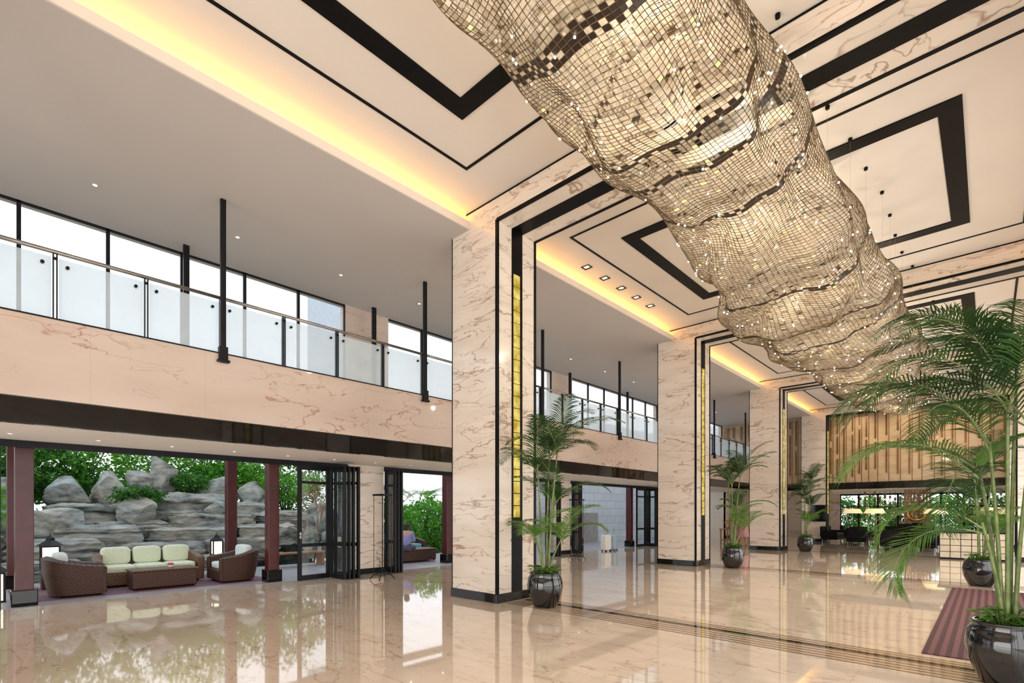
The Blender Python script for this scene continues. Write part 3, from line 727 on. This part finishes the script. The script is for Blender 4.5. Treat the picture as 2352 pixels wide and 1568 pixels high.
def ledge(x,y,ztop,hx,hy,h,seed):
    rn=random.Random(seed*7+3); off=Vector((seed*2.3,seed,seed*1.7))
    nc=rn.randint(8,12); cr=[rn.uniform(.78,1.12) for _ in range(nc)]
    na=96; nr=22; vs=[];fs=[]
    def rad(a,row):
        f=a/(2*pi)*nc; i=int(f)%nc; t=f-int(f)
        r_=cr[i]*(1-t)+cr[(i+1)%nc]*t
        e=.6; c_,s_=math.cos(a),math.sin(a)
        return r_, math.copysign(abs(c_)**e,c_), math.copysign(abs(s_)**e,s_)
    st=[]; cur=0
    for r_ in range(nr+1):
        if rn.random()<.35: cur=rn.uniform(-.10,.06)
        st.append(cur)
    for row in range(nr+1):
        z=-h+h*row/nr
        ins=st[row]+(-.16*max(0,(row-nr+2))/2)
        for k in range(na):
            a=2*pi*k/na; r_,cx,cy=rad(a,row)
            p=Vector((cx*r_,cy*r_,0))*(1+ins)
            nn=noise.noise(Vector((p.x*2.2*hx,p.y*2.2*hy,z*5))+off)*.10+noise.noise(Vector((p.x*7*hx,p.y*7*hy,z*12))+off)*.035
            p*=1+nn
            zz=z+.05*noise.noise(Vector((p.x*2,p.y*2,0))+off)+.03*noise.noise(Vector((p.x*hx*5,p.y*hy*5,z*3))+off)
            vs.append((p.x*hx,p.y*hy,zz))
    for row in range(nr):
        for k in range(na): fs.append((row*na+k,row*na+(k+1)%na,(row+1)*na+(k+1)%na,(row+1)*na+k))
    base=nr*na; prev=base
    for ring in range(1,7):
        s_=1-ring/6.5; o0=len(vs)
        for k in range(na):
            v=vs[base+k]; x_,y_=v[0]*s_,v[1]*s_
            vs.append((x_,y_,.05*noise.noise(Vector((x_*1.5,y_*1.5,3))+off)+.04*noise.noise(Vector((x_*5,y_*5,7))+off)+.03))
        for k in range(na): fs.append((prev+k,prev+(k+1)%na,o0+(k+1)%na,o0+k))
        prev=o0
    fs.append(tuple(prev+k for k in range(na)))
    me=bpy.data.meshes.new('boulder'); me.from_pydata(vs,[],fs); me.materials.append(M_rock); me.update()
    return rockobj(me,(x,y,ztop),rn.uniform(-.15,.15))
LG=[(-17.4,3.1,.32,.55,1.0,.6),(-17.35,5.2,.26,.55,1.0,.55),(-17.3,1.2,.35,.55,.8,.7),(-17.95,1.6,.85,.7,1.0,.8),(-18.0,3.9,.66,.65,1.3,.6),(-17.95,6.2,.72,.7,1.2,.7),
(-18.5,2.5,1.2,.7,1.0,.7),(-18.6,4.9,1.08,.7,1.3,.6),(-18.55,7.0,1.15,.7,1.0,.7),(-19.2,1.2,1.6,.8,1.1,.9),(-19.1,3.4,1.3,.7,.9,.6),(-19.2,5.6,1.5,.7,1.2,.6),(-19.2,7.8,1.6,.8,.9,.9),
(-19.8,5.0,2.05,.7,1.2,.8),(-19.9,2.4,1.8,.8,1.1,.8),(-20.0,6.9,1.9,.8,1.0,.8),(-20.4,4.5,2.2,1.0,2.2,2.2),(-20.5,1,1.5,1.0,1.8,1.9),(-20.6,8,1.6,1.0,1.6,2.0)]
for i,l in enumerate(LG): ledge(*l,i+1)
RK=[(-20.6,4.5,2.75,.5,.5,.65),(-20.7,3.9,2.5,.5,.45,.5),(-20.3,3.0,2.2,.55,.5,.5),(-20.2,6.0,2.25,.6,.6,.5),(-20.4,7.3,2.15,.55,.55,.5),(-20.2,2.0,2.1,.6,.55,.42),(-20,.6,1.9,.7,.6,.5),
(-18.75,3.35,1.55,.42,.5,.38),(-18.6,1.7,1.3,.4,.5,.3),(-17.2,8.1,.65,.25,.28,.6),(-17.6,9.1,.4,.4,.4,.4),(-18.6,9.0,1.0,.5,.55,.5),(-19.5,9.6,1.4,.6,.6,.6),(-18,-.3,.6,.7,.7,.5),(-18.9,5.6,1.65,.4,.45,.22),(-18.0,7.6,.9,.35,.35,.25)]
for i,(x,y,z,a,b,c_) in enumerate(RK): boulder((x,y,z),(a,b,c_),i+1,rot=random.uniform(-.25,.25))
def shrub(name,c,s,n,seed,mat,label,size=.14,cat='shrub'):
    rn=random.Random(seed); mb=MB()
    for k in range(n):
        d=Vector((rn.gauss(0,1),rn.gauss(0,1),rn.gauss(0,1))).normalized()
        bl=1+.5*noise.noise(d*2.2+Vector((seed,0,0)))+.3*noise.noise(d*6+Vector((0,seed,0)))
        rr=rn.uniform(.5,1)**.5*bl
        p=Vector((d.x*s[0]*rr,d.y*s[1]*rr,d.z*s[2]*rr))
        a=Vector((rn.gauss(0,1),rn.gauss(0,1),rn.gauss(0,.6))).normalized(); b=a.cross(Vector((rn.gauss(0,1),rn.gauss(0,1),rn.gauss(0,1)))).normalized()
        l_=size*rn.uniform(.6,1.3)
        mb.add([p,p+a*l_*.5+b*l_*.28,p+a*l_,p+a*l_*.5-b*l_*.28],[(0,1,2,3)])
    for k in range(10):
        d=Vector((rn.gauss(0,1),rn.gauss(0,1),abs(rn.gauss(0,1)))).normalized()
        mb.tube([(0,0,-s[2]*.9),(d.x*s[0]*.3,d.y*s[1]*.3,-s[2]*.2),(d.x*s[0]*.8,d.y*s[1]*.8,d.z*s[2]*.7)],[.04,.025,.01],5,1)
    return mb.obj(name,[mat,M_soil],loc=c,label=label,cat=cat)
i=0
for (x,y,z,a,b,c_,m,n) in [(-22.8,-.5,3.2,1.4,1.9,1.9,0,5500),(-22.8,2.6,3.5,1.4,1.9,1.9,1,6500),(-22.8,6.2,3.4,1.4,1.9,1.8,1,6500),(-22.8,9.6,3.0,1.4,1.8,2.2,0,5500),
  (-21.8,1.6,2.8,.8,1.3,.9,0,3500),(-21.8,6.9,2.9,.8,1.6,.7,1,3500),(-19.0,3.5,2.1,.45,.6,.25,0,1500),(-18.6,-.2,1.7,.8,.9,.8,1,2000),(-20.8,8.6,2.6,.7,1.2,.6,1,2500),(-20.2,5.2,2.6,.5,.6,.35,0,1200),
  (-19.0,12.4,.9,1.4,1.4,1.2,2,5500),(-19.5,15.2,1.0,1.4,1.5,1.3,2,5500),(-18.0,10.6,.6,.7,.9,.8,2,3000),(-20.5,17.5,1.0,1.5,1.4,1.3,0,4000)]:
    i+=1
    shrub('shrub',(x,y,z),(a,b,c_),n,i,[M_shrubd,M_shrub,M_shrub][m],'dense green garden shrub behind the rockery',.16 if n>3000 else .12)
for (x,y,s_) in ((-24,15.5,1),(-27,20.5,1.15)):
    e=empty('palm_tree',(x,y,-.35),label='garden palm tree with feathery crown',cat='tree')
    MB().tube([(0,0,0),(.1,0,1.3),(.05,.1,2.9)],[.14,.11,.09],10).obj('trunk',M_soil,parent=e)
    rn=random.Random(x)
    for k in range(12):
        f=MB(); frond(f,(.05,.1,2.9),2*pi*k/12,rn.uniform(.3,1.0),1.7*s_,1.6,rn,24,.5,wd=.02); f.obj('frond',[M_shrubd,M_stem],parent=e)
e=empty('small_tree',(-17.3,8.2,-.35),label='small sparse branching tree beside boulder',cat='tree')
rn=random.Random(2); f=MB(); lf=MB()
def br(p,d,l_,r_,dep):
    q=p+d*l_; f.tube([p,(p+q)/2+Vector((rn.uniform(-.03,.03),rn.uniform(-.03,.03),0)),q],[r_,r_*.85,r_*.7],5)
    if dep==0:
        for k in range(12):
            c=q+Vector((rn.gauss(0,.09),rn.gauss(0,.09),rn.gauss(0,.07))); a=Vector((rn.gauss(0,1),rn.gauss(0,1),rn.gauss(0,1))).normalized()*.05; b=a.cross(Vector((0,0,1)))*.5
            lf.add([c-a,c+b,c+a,c-b],[(0,1,2,3)])
        return
    for k in range(3): 
        nd=(d+Vector((rn.gauss(0,.5),rn.gauss(0,.5),rn.gauss(0,.3)))).normalized(); br(q,nd,l_*.72,r_*.65,dep-1)
br(Vector((0,0,0)),Vector((.1,.1,1)).normalized(),1.15,.045,4)
f.obj('branches',M_wood,parent=e); lf.obj('leaves',M_shrub,parent=e,kind='stuff')
B('wall_outside',-17.2,-17,18.6,32,-.35,7,M_tile,'white tiled wall of neighbouring building',cat='wall')
B('wall_outside.001',-17,-11.95,31.8,32,-.35,7,M_tile,'white tiled wall closing the terrace',cat='wall')
B('wall_outside.002',-15.9,-15.6,18.9,23.5,-.02,1.55,simple('stone_blocks',(.42,.40,.37),.8,var=.2,scale=5),'low grey stone garden wall',cat='wall')
B('wall_outside.003',-27,-26.8,12.5,17,7.0,14,simple('grey_facade',(.55,.6,.66),.6,var=.05),'pale facade of a neighbouring building',cat='wall')
j=empty('clay_jar',(-15.75,20.2,1.55),label='round brown clay jar on stone wall',cat='jar')
MB().lathe([(.001,0),(.1,0),(.22,.18),(.24,.28),(.16,.42),(.13,.45),(.17,.5),(.13,.5)],24).obj('body',M_wood,parent=j,smooth=True)

# ------------------------------------------------------------------ doors
dn=[0]
def door(x,y,ang,w=.82,h=2.68,th=.05,handle=True,xy_sign=1):
    dn[0]+=1
    r=empty('door_%d'%dn[0],(x,y,0),ang,label='black framed glazed folding door leaf',cat='door'); r['kind']='structure'
    f=MB(); f.box(0,w,-th/2,th/2,0.005,.12).box(0,w,-th/2,th/2,h-.1,h).box(0,.09,-th/2,th/2,.12,h-.1).box(w-.09,w,-th/2,th/2,.12,h-.1)
    f.box(.09,w-.09,-th/2,th/2,.78,.86).box(.09,w-.09,-th/2,th/2,h-.42,h-.36)
    f.obj('frame',M_metal,parent=r,bevel=.003)
    MB().box(.09,w-.09,-.005,.005,.12,h-.1).obj('pane',M_glass,parent=r)
    if handle:
        hh=MB()
        hh.box(.03,.07,-.032,.032,.98,1.12)
        for sg in (-1,1): hh.tube([(.05,sg*.03,1.05),(.05,sg*.08,1.05),(.16,sg*.08,1.05)],.012,8)
        hh.obj('handle',M_steel,parent=r)
    return r
door(-11.62,5.15,pi/2+.1)
for i,yy in enumerate((6.02,6.12,6.22,6.32)): door(-11.75,yy,.02*i,w=.72 if i<3 else .75,handle=False)
for i,yy in enumerate((7.56,7.66,7.76)): door(-11.75,yy,0,w=.5,handle=False)
door(-11.6,-.5,pi/2-.05)
door(-11.62,20.6,pi/2)
for i,yy in enumerate((21.6,21.8,22.0)): door(-11.75,yy,0,w=.6,handle=False)
for i,yy in enumerate((14.3,14.42)): door(-11.75,yy,0,w=.6,handle=False)
for i,yy in enumerate((15.9,16.0)): door(-11.75,yy,0,w=.4,handle=False)
trim(MB().box(XW-.12,XW-.02,-8,31.5,2.68,2.79),M_metal,'black metal door head track along soffit')
def stand(loc):
    r=empty('display_stand',loc,label='tall slim black metal frame stand with curved feet',cat='stand',group='metal stands')
    f=MB()
    for a in (-.18,.18):
        for b in (-.12,.12):
            f.tube([(a,b,.12),(a,b,2.0)],.008,6)
    f.obj('rods',M_metal,parent=r)
    f=MB(); 
    for b in (-.12,.12): f.box(-.22,.22,b-.012,b+.012,1.98,2.02)
    for a in (-.2,.2): f.box(a-.012,a+.012,-.12,.12,1.98,2.02)
    f.obj('top_frame',M_metal,parent=r)
    f=MB()
    for k in range(4):
        a=pi/4+k*pi/2; f.tube([(0,0,.3),(.1*math.cos(a),.1*math.sin(a),.16),(.22*math.cos(a),.22*math.sin(a),.10),(.3*math.cos(a),.3*math.sin(a),.012)],.011,6)
    f.tube([(0,0,.28),(0,0,2.0)],.01,6); f.lathe([(.2,.12),(.2,.14),(.17,.14),(.17,.12),(.2,.12)],24)
    f.obj('base',M_metal,parent=r)
stand((-10.45,6.65,0)); stand((-10.0,13.8,0))
def suitcase(loc,mat,label,rz=0):
    r=empty('suitcase',loc,rz,label=label,cat='suitcase',group='suitcases')
    MB().sell((0,0,.36),(.13,.22,.31),.25).obj('shell',mat,parent=r,smooth=True)
    MB().tube([(0,-.1,.6),(0,-.1,.95),(0,.1,.95),(0,.1,.6)],.01,6).obj('handle',M_steel,parent=r)
    for a in (-.08,.08):
        for b in (-.16,.16): MB().tube([(a,b-.012,.03),(a,b+.012,.03)],.03,10).obj('wheel',M_black,parent=r)
suitcase((-11.3,17.6,0),M_white,'white hard shell suitcase with pulled up handle')
suitcase((-11.3,18.2,0),simple('blue_shell',(.35,.5,.62),.35),'pale blue hard shell suitcase',.3)

# ------------------------------------------------------------------ people
def person(loc,rz,pose,top,bottom,label,hairc=(.02,.015,.012),skirt=False):
    r=empty('person',loc,rz,label=label,cat='person')
    M_skin=simple('skin',(.62,.38,.27),.55,var=.05); M_top=simple('clothing_top',top,.8,var=.12,scale=12); M_bot=simple('clothing_bottom',bottom,.8,var=.12,scale=12); M_hair=simple('hair',hairc,.5)
    if pose=='stand':
        J=dict(pel=(0,0,.95),sp=(0,0,1.15),ch=(.0,0,1.35),nk=(0,0,1.46),hd=(.01,0,1.56),ht=(.0,0,1.66))
        legs=[[(0,s*.09,.92),(.01,s*.1,.5),(-.01,s*.1,.09),(.13,s*.11,.03)] for s in (-1,1)]
        arms=[[(0,s*.18,1.40),(-.02,s*.23,1.14),(.08,s*.22,.92),(.12,s*.21,.85)] for s in (-1,1)]
    else:
        J=dict(pel=(0,0,.5),sp=(-.02,0,.7),ch=(.0,0,.92),nk=(.03,0,1.03),hd=(.06,0,1.13),ht=(.06,0,1.23))
        legs=[[(.02,s*.09,.5),(.42,s*.11,.5),(.44,s*.11,.09),(.57,s*.12,.03)] for s in (-1,1)]
        arms=[[(0,s*.18,.96),(.06,s*.24,.70),(.27,s*.12,.66),(.35,s*.08,.67)] for s in (-1,1)]
    def skin(name,verts,edges,rad,mat,root=0):
        bm=bmesh.new(); ly=bm.verts.layers.skin.new(); vv=[bm.verts.new(v) for v in verts]
        for a,b in edges: bm.edges.new((vv[a],vv[b]))
        for v,rr in zip(vv,rad): v[ly].radius=rr if hasattr(rr,'__len__') else (rr,rr)
        vv[root][ly].use_root=True
        me=bpy.data.meshes.new(name); bm.to_mesh(me); bm.free(); me.materials.append(mat)
        o=bpy.data.objects.new(name,me); COL.objects.link(o); o.parent=r
        sm=o.modifiers.new('skin','SKIN'); sm.use_smooth_shade=True
        sb=o.modifiers.new('sub','SUBSURF'); sb.levels=1; sb.render_levels=2
        return o
    V=[J[k] for k in ('pel','sp','ch','nk','hd','ht')]; E=[(i,i+1) for i in range(5)]; R=[(.13,.11),(.11,.095),(.135,.1),.05,.085,.07]
    for lg in legs:
        b=len(V); V+=lg; E+=[(0,b),(b,b+1),(b+1,b+2),(b+2,b+3)]; R+=[.085,.058,.04,.035]
    for am in arms:
        b=len(V); V+=am; E+=[(2,b),(b,b+1),(b+1,b+2),(b+2,b+3)]; R+=[.055,.042,.03,.028]
        wr=Vector(am[2]); hn=Vector(am[3]); d=(hn-wr).normalized(); sd=d.cross(Vector((1,0,0)) if pose=='stand' else Vector((0,0,1))).normalized()
        for k,(o_,l_) in enumerate(((-.03,.06),(-.01,.075),(.01,.078),(.028,.065))):
            c=len(V); V+=[tuple(hn+sd*o_+d*.015),tuple(hn+sd*o_*1.2+d*l_)]; E+=[(b+3,c),(c,c+1)]; R+=[.010,.008]
        c=len(V); V+=[tuple(wr+d*.04-sd*.045)]; E+=[(b+3,c)]; R+=[.011]
    skin('body',V,E,R,M_skin)
    V=[J[k] for k in ('pel','sp','ch')]+[tuple(Vector(J['nk'])-Vector((0,0,.03)))]; E=[(0,1),(1,2),(2,3)]; R=[(.15,.13),(.13,.115),(.155,.12),.065]
    for am in arms:
        b=len(V); m_=tuple((Vector(am[0])+Vector(am[1]))/2); V+=[am[0],m_,am[1]]; E+=[(2,b),(b,b+1),(b+1,b+2)]; R+=[.07,.062,.055]
    skin('shirt',V,E,R,M_top)
    if skirt:
        MB().lathe([(.13,1.08),(.17,.9),(.24,.5),(.26,.42)],24).obj('skirt',M_bot,parent=r,smooth=True)
    else:
        V=[J['pel']];E=[];R=[(.145,.125)]
        for lg in legs:
            b=len(V); V+=lg[:2]+[tuple(Vector(lg[2])+Vector((0,0,.04)))]; E+=[(0,b),(b,b+1),(b+1,b+2)]; R+=[.1,.075,.058]
        skin('trousers',V,E,R,M_bot)
    h=Vector(J['hd']);
    hm=MB(); hm.sell((h.x-.02,h.y,h.z+.045),(.105,.092,.10),1,18,12); hm.sell((h.x-.06,h.y,h.z-.03),(.06,.08,.1),.9,14,10)
    hm.obj('hair',M_hair,parent=r,smooth=True)
    fc=MB(); fc.sell((h.x+.095,h.y,h.z+.0),(.016,.012,.022),1,8,6); fc.obj('nose',M_skin,parent=r,smooth=True)
    for s in (-1,1): MB().sell((h.x+.082,h.y+s*.03,h.z+.018),(.01,.012,.007),1,8,6).obj('eye',M_black,parent=r,smooth=True)
    MB().sell((h.x+.08,h.y,h.z-.04),(.01,.024,.006),1,8,6).obj('mouth',simple('lips',(.5,.15,.13),.5),parent=r,smooth=True)
    return r
person((-13.4,9.4,-.02),2.2,'sit',(.30,.30,.62),(.12,.10,.16),'seated person in blue purple shirt on terrace table edge')
person((-13.65,17.7,-.02),.2,'sit',(.55,.16,.18),(.08,.08,.1),'seated person in red top on terrace armchair')
person((-8.4,24.9,0),-.6,'stand',(.85,.42,.48),(.85,.40,.46),'standing person in pink dress beside wooden table',skirt=True)

def wtable(loc,l,w,h,rz=0):
    r=empty('wooden_table',loc,rz,label='warm wooden side table with turned top edge',cat='table',group='wooden tables')
    MB().box(-w/2,w/2,-l/2,l/2,h-.05,h).obj('top',M_wood,parent=r,bevel=.008)
    for a in (-1,1):
        for b in (-1,1): MB().box(a*(w/2-.06)-.03,a*(w/2-.06)+.03,b*(l/2-.06)-.03,b*(l/2-.06)+.03,0,h-.05).obj('leg',M_wood,parent=r)
    MB().box(-w/2+.05,w/2-.05,-l/2+.05,l/2-.05,h*.3,h*.3+.03).obj('shelf',M_wood,parent=r)
    return r
wtable((-9.2,25.6,0),1.4,.7,.78); wtable((-9.8,28.0,0),1.2,.7,.78)
def vase(loc,col,label):
    r=empty('flower_vase',loc,label=label,cat='vase')
    MB().lathe([(.001,0),(.06,0),(.09,.1),(.05,.22),(.06,.26)],16).obj('vase',M_wood,parent=r,smooth=True)
    f=MB(); rn=random.Random(3)
    for k in range(30):
        p=(rn.gauss(0,.11),rn.gauss(0,.11),.38+rn.gauss(0,.08)); f.sell(p,(.04,.04,.03),1,6,4); f.tube([(0,0,.22),p],.004,4)
    f.obj('blossoms',simple('blossom',col,.7,var=.2),parent=r,kind='stuff')
vase((-9.2,25.4,.78),(.75,.35,.15),'vase of orange flowers on wooden table')

# ------------------------------------------------------------------ lounge
B('wall_lounge',-12,-11.75,31.9,42,0,2.79,M_col,'marble lounge side wall',cat='wall')
B('wall_lounge.001',-12,-7.3,40.2,40.4,0,2.79,M_col,'marble lounge back wall',cat='wall')
B('wall_lounge.002',2.1,2.3,31.5,42,0,2.79,M_col,'marble lounge side wall',cat='wall')
for i in range(9):
    x0=-7.3+i*1.04
    f=MB(); rect_=[(x0,x0+.05),(x0+.99,x0+1.04)]
    for a,b in rect_: f.box(a,b,40.2,40.28,0,2.79)
    f.box(x0,x0+1.04,40.2,40.28,0,.3).box(x0,x0+1.04,40.2,40.28,2.68,2.79).box(x0,x0+1.04,40.22,40.26,1.9,1.95)
    f.obj('window_%d'%(wn+i+1),M_metal,label='black framed lounge window',cat='window',kind='structure')
for k in range(6):
    shrub('hedge_shrub',(-8+k*2,44.0,1.1),(1.3,1.0,1.6),3000,50+k,M_shrub if k%2 else M_shrubd,'green shrub outside lounge windows',.2)
rn=random.Random(9)
for s_,x0 in enumerate((-5.6,-1.2)):
    r=empty('lattice_screen',(x0,36.5,0),label='timber block lattice screen with slender rods',cat='screen',group='lattice screens')
    f=MB(); g=MB()
    for k in range(9):
        x=k*.24; f.tube([(x,0,0),(x,0,2.79)],.012,6)
        z=.9+rn.random()*.3
        while z<2.6: h=rn.uniform(.12,.35); g.box(x-.05,x+.05,-.04,.04,z,z+h); z+=h+rn.uniform(.1,.3)
    f.obj('rods',M_metal,parent=r,kind='stuff'); g.obj('blocks',M_bronze if s_==0 else M_wood,parent=r,kind='stuff')
r=empty('timber_feature_screen',(-3.35,34.8,0),label='slatted timber feature wall behind coil sculpture',cat='screen')
g=MB()
for k in range(9):
    z=.95
    while z<2.75: h=rn.uniform(.2,.5); g.box(k*.13,k*.13+.1,-.05,.02+rn.random()*.08,z,min(2.78,z+h-.02)); z+=h
g.obj('slats',M_wood,parent=r,kind='stuff'); MB().box(-.05,1.22,-.3,.3,0,.95).obj('cabinet',M_black,parent=r)
r=empty('coil_sculpture',(-2.75,34.3,.95),label='golden coiled shell shaped sculpture on black stand',cat='sculpture')
pts=[];rad=[]
for i in range(90):
    t=i/89; a=t*4.6*pi; R=.46*(1-t)**.8+.03; pts.append((R*math.cos(a)+.0,.12*t,.52+R*.85*math.sin(a))); rad.append(.06*(1-t)+.018)
MB().tube(pts,rad,10).obj('coil',simple('gold_bronze',(.50,.27,.09),.25,metal=.7),parent=r,smooth=True)
MB().box(-.2,.2,-.12,.12,0,.07).obj('stand',M_black,parent=r,bevel=.01)
MB().box(-3.5,-2.0,34.05,34.48,0,.95).obj('sculpture_plinth',M_black,label='black plinth cabinet under coil sculpture',cat='plinth',bevel=.01)
def lchair(loc,rz,w=.78,label='black upholstered lounge armchair',name='lounge_chair',group='lounge chairs'):
    r=empty(name,loc,rz,label=label,cat='armchair' if w<1 else 'sofa',group=group)
    M=M_black
    MB().box(-.38,.36,-w/2,w/2,.16,.32).obj('frame',M,parent=r,bevel=.03)
    MB().sell((.02,0,.4),(.36,w/2-.1,.09),.3).obj('seat_cushion',M_dk,parent=r,smooth=True)
    MB().box(-.42,-.28,-w/2,w/2,.3,.84).obj('backrest',M,parent=r,bevel=.04)
    for s in (-1,1):
        a,b=sorted((s*w/2,s*(w/2-.1))); MB().box(-.36,.36,a,b,.3,.62).obj('armrest',M,parent=r,bevel=.03)
    for a in (-.32,.3):
        for b in (-w/2+.06,w/2-.06): MB().tube([(a,b,0),(a,b,.17)],.018,8).obj('leg',M_steel,parent=r)
    return r
M_dk=simple('charcoal_fabric',(.03,.026,.026),.7,var=.2,scale=30)
c0=lchair((-2.9,26.2,0),pi/2)
for (x,y,a) in ((-1.9,26.6,pi/2),(-2.9,28.6,-pi/2),(-1.9,28.6,-pi/2),(-4.6,29.2,pi/2),(-4.9,31.0,-pi/2),(-3.6,33.0,-pi/2),(-5.6,33.4,0)): clone(c0,(x,y,0),a)
lchair((-6.0,31.3,0),0,1.9,'black upholstered lounge sofa','lounge_sofa','lounge sofas')
def ltable(loc):
    r=empty('lounge_table',loc,label='low dark square lounge table',cat='table',group='lounge tables')
    MB().box(-.4,.4,-.4,.4,.4,.45).obj('top',M_black,parent=r,bevel=.01)
    for a in (-.34,.34):
        for b in (-.34,.34): MB().box(a-.025,a+.025,b-.025,b+.025,0,.4).obj('leg',M_metal,parent=r)
ltable((-2.4,27.5,0)); ltable((-4.7,30.1,0))
def flamp(loc,w=.46):
    r=empty('floor_lamp',loc,label='floor lamp with wide glowing cream shade',cat='floor lamp',group='lounge floor lamps')
    MB().lathe([(.001,0),(.16,0),(.16,.025),(.001,.03)],24).obj('base',M_black,parent=r,smooth=False)
    MB().tube([(0,0,.02),(0,0,1.65)],.014,8).obj('pole',M_steel,parent=r)
    MB().lathe([(w,1.52),(w*.72,1.76)],32).obj('lamp_shade',M_lamp,parent=r,smooth=True)
for x,y in ((-5.35,32.6),(-4.1,30.6),(-1.7,29.0),(.15,26.0)): flamp((x,y,0))
r=empty('bookshelf',(-7.5,35.2,0),label='wooden open bookshelf filled with books',cat='bookshelf')
f=MB(); f.box(-.5,-.46,-.15,.15,0,1.3).box(.46,.5,-.15,.15,0,1.3)
for k in range(5): f.box(-.46,.46,-.15,.15,.02+.31*k,.05+.31*k)
f.obj('frame',M_wood,parent=r)
g=MB(); rn=random.Random(1)
for k in range(4):
    x=-.44
    while x<.4: w=rn.uniform(.025,.05); g.box(x,x+w-.003,-.1,.1,.05+.31*k,.05+.31*k+rn.uniform(.18,.25),rn.randrange(3)); x+=w
g.obj('books',[M_bronze,M_cushw,M_maroon],parent=r,kind='stuff')
r=empty('concierge_desk',(-.4,22.9,0),label='concierge desk with backlit cream grid front and black top',cat='desk')
f=MB(); gl=MB()
for k in range(6):
    for z in range(4): gl.box(-.8+k*.27,-.8+k*.27+.25,-.3,-.27,.06+z*.21,.06+z*.21+.19)
gl.obj('lit_panels',simple('lit_panel',(.48,.41,.31),.4,emis=(1,.80,.52),es=.13),parent=r,kind='stuff')
MB().box(-.82,.83,-.27,.3,.0,.92).obj('body',M_black,parent=r)
MB().box(-.88,.88,-.36,.36,.92,.98).obj('top',M_mirror,parent=r,bevel=.008)
r=empty('television',(-6.62,31.005,1.1),label='flat black screen mounted on marble column',cat='television')
MB().box(-.38,.38,-.05,-.01,0,.85).obj('screen',M_mirror,parent=r,bevel=.006); 
MB().box(-.4,.4,-.015,0,-.02,.87).obj('bezel',M_metal,parent=r)
B('wall_left',XW-.2,XW,24.8,31.5,0,2.79,M_white,'white painted wall beside shop tables',cat='wall')
door(-11.6,27.2,pi/2,w=.9)

# ------------------------------------------------------------------ lights
def area(loc,rot,sx,sy,e,col):
    l=bpy.data.lights.new('sky_fill','AREA'); l.shape='RECTANGLE'; l.size=sx; l.size_y=sy; l.energy=e; l.color=col  # unseen area lamp added outside an opening to imitate sky light
    o=bpy.data.objects.new('sky_fill',l); COL.objects.link(o); o.location=loc; o.rotation_euler=rot; return o
area((2.6,12,2.2),(0,math.radians(90),0),3.8,36,1250,(1,.97,.93))
area((-4.5,-8.6,1.9),(math.radians(90),0,0),13,3.6,780,(1,.97,.93))
for x in (-5,-3,-1):  # spots and lenses added to wash the end wall with warm light
    l=bpy.data.lights.new('spot','SPOT'); l.energy=170; l.spot_size=math.radians(90); l.spot_blend=.8; l.shadow_soft_size=.05; l.color=(1,.8,.5)
    e=empty('added_wall_washer',(x,29.6,ZC),label='added spotlight washing the end wall',cat='downlight',group='added wall washers')
    MB().lathe([(.001,-.004),(.035,-.004),(.05,-.002)],16).obj('lens',M_spot,parent=e)
    o=bpy.data.objects.new('lamp',l); COL.objects.link(o); o.parent=e; o.location=(0,0,-.06); o.rotation_euler=(math.radians(38),0,0)
for x in (-9,-6,-3,0):  # extra lamps added to brighten the lounge
    for y in (33.5,37):
        ring_light('lounge_fill_light',(x,y,2.79),'added lounge lights',.05,60)
w=bpy.data.worlds.new('world'); C.world=w; w.use_nodes=True
nt=w.node_tree; nt.nodes.clear()
o=nt.nodes.new('ShaderNodeOutputWorld'); b=nt.nodes.new('ShaderNodeBackground'); tc=nt.nodes.new('ShaderNodeTexCoord'); sx=nt.nodes.new('ShaderNodeSeparateXYZ'); 
nt.links.new(tc.outputs['Generated'],sx.inputs[0])
r_=nt.nodes.new('ShaderNodeValToRGB'); r_.color_ramp.elements[0].position=0; r_.color_ramp.elements[0].color=(.96,.98,1,1); r_.color_ramp.elements[1].position=.8; r_.color_ramp.elements[1].color=(.75,.87,1,1)
nt.links.new(sx.outputs[2],r_.inputs[0]); nt.links.new(r_.outputs[0],b.inputs[0]); b.inputs[1].default_value=1.8; nt.links.new(b.outputs[0],o.inputs[0])
C.view_settings.view_transform='Standard'
C.view_settings.look='None'
C.view_settings.exposure=-0.2
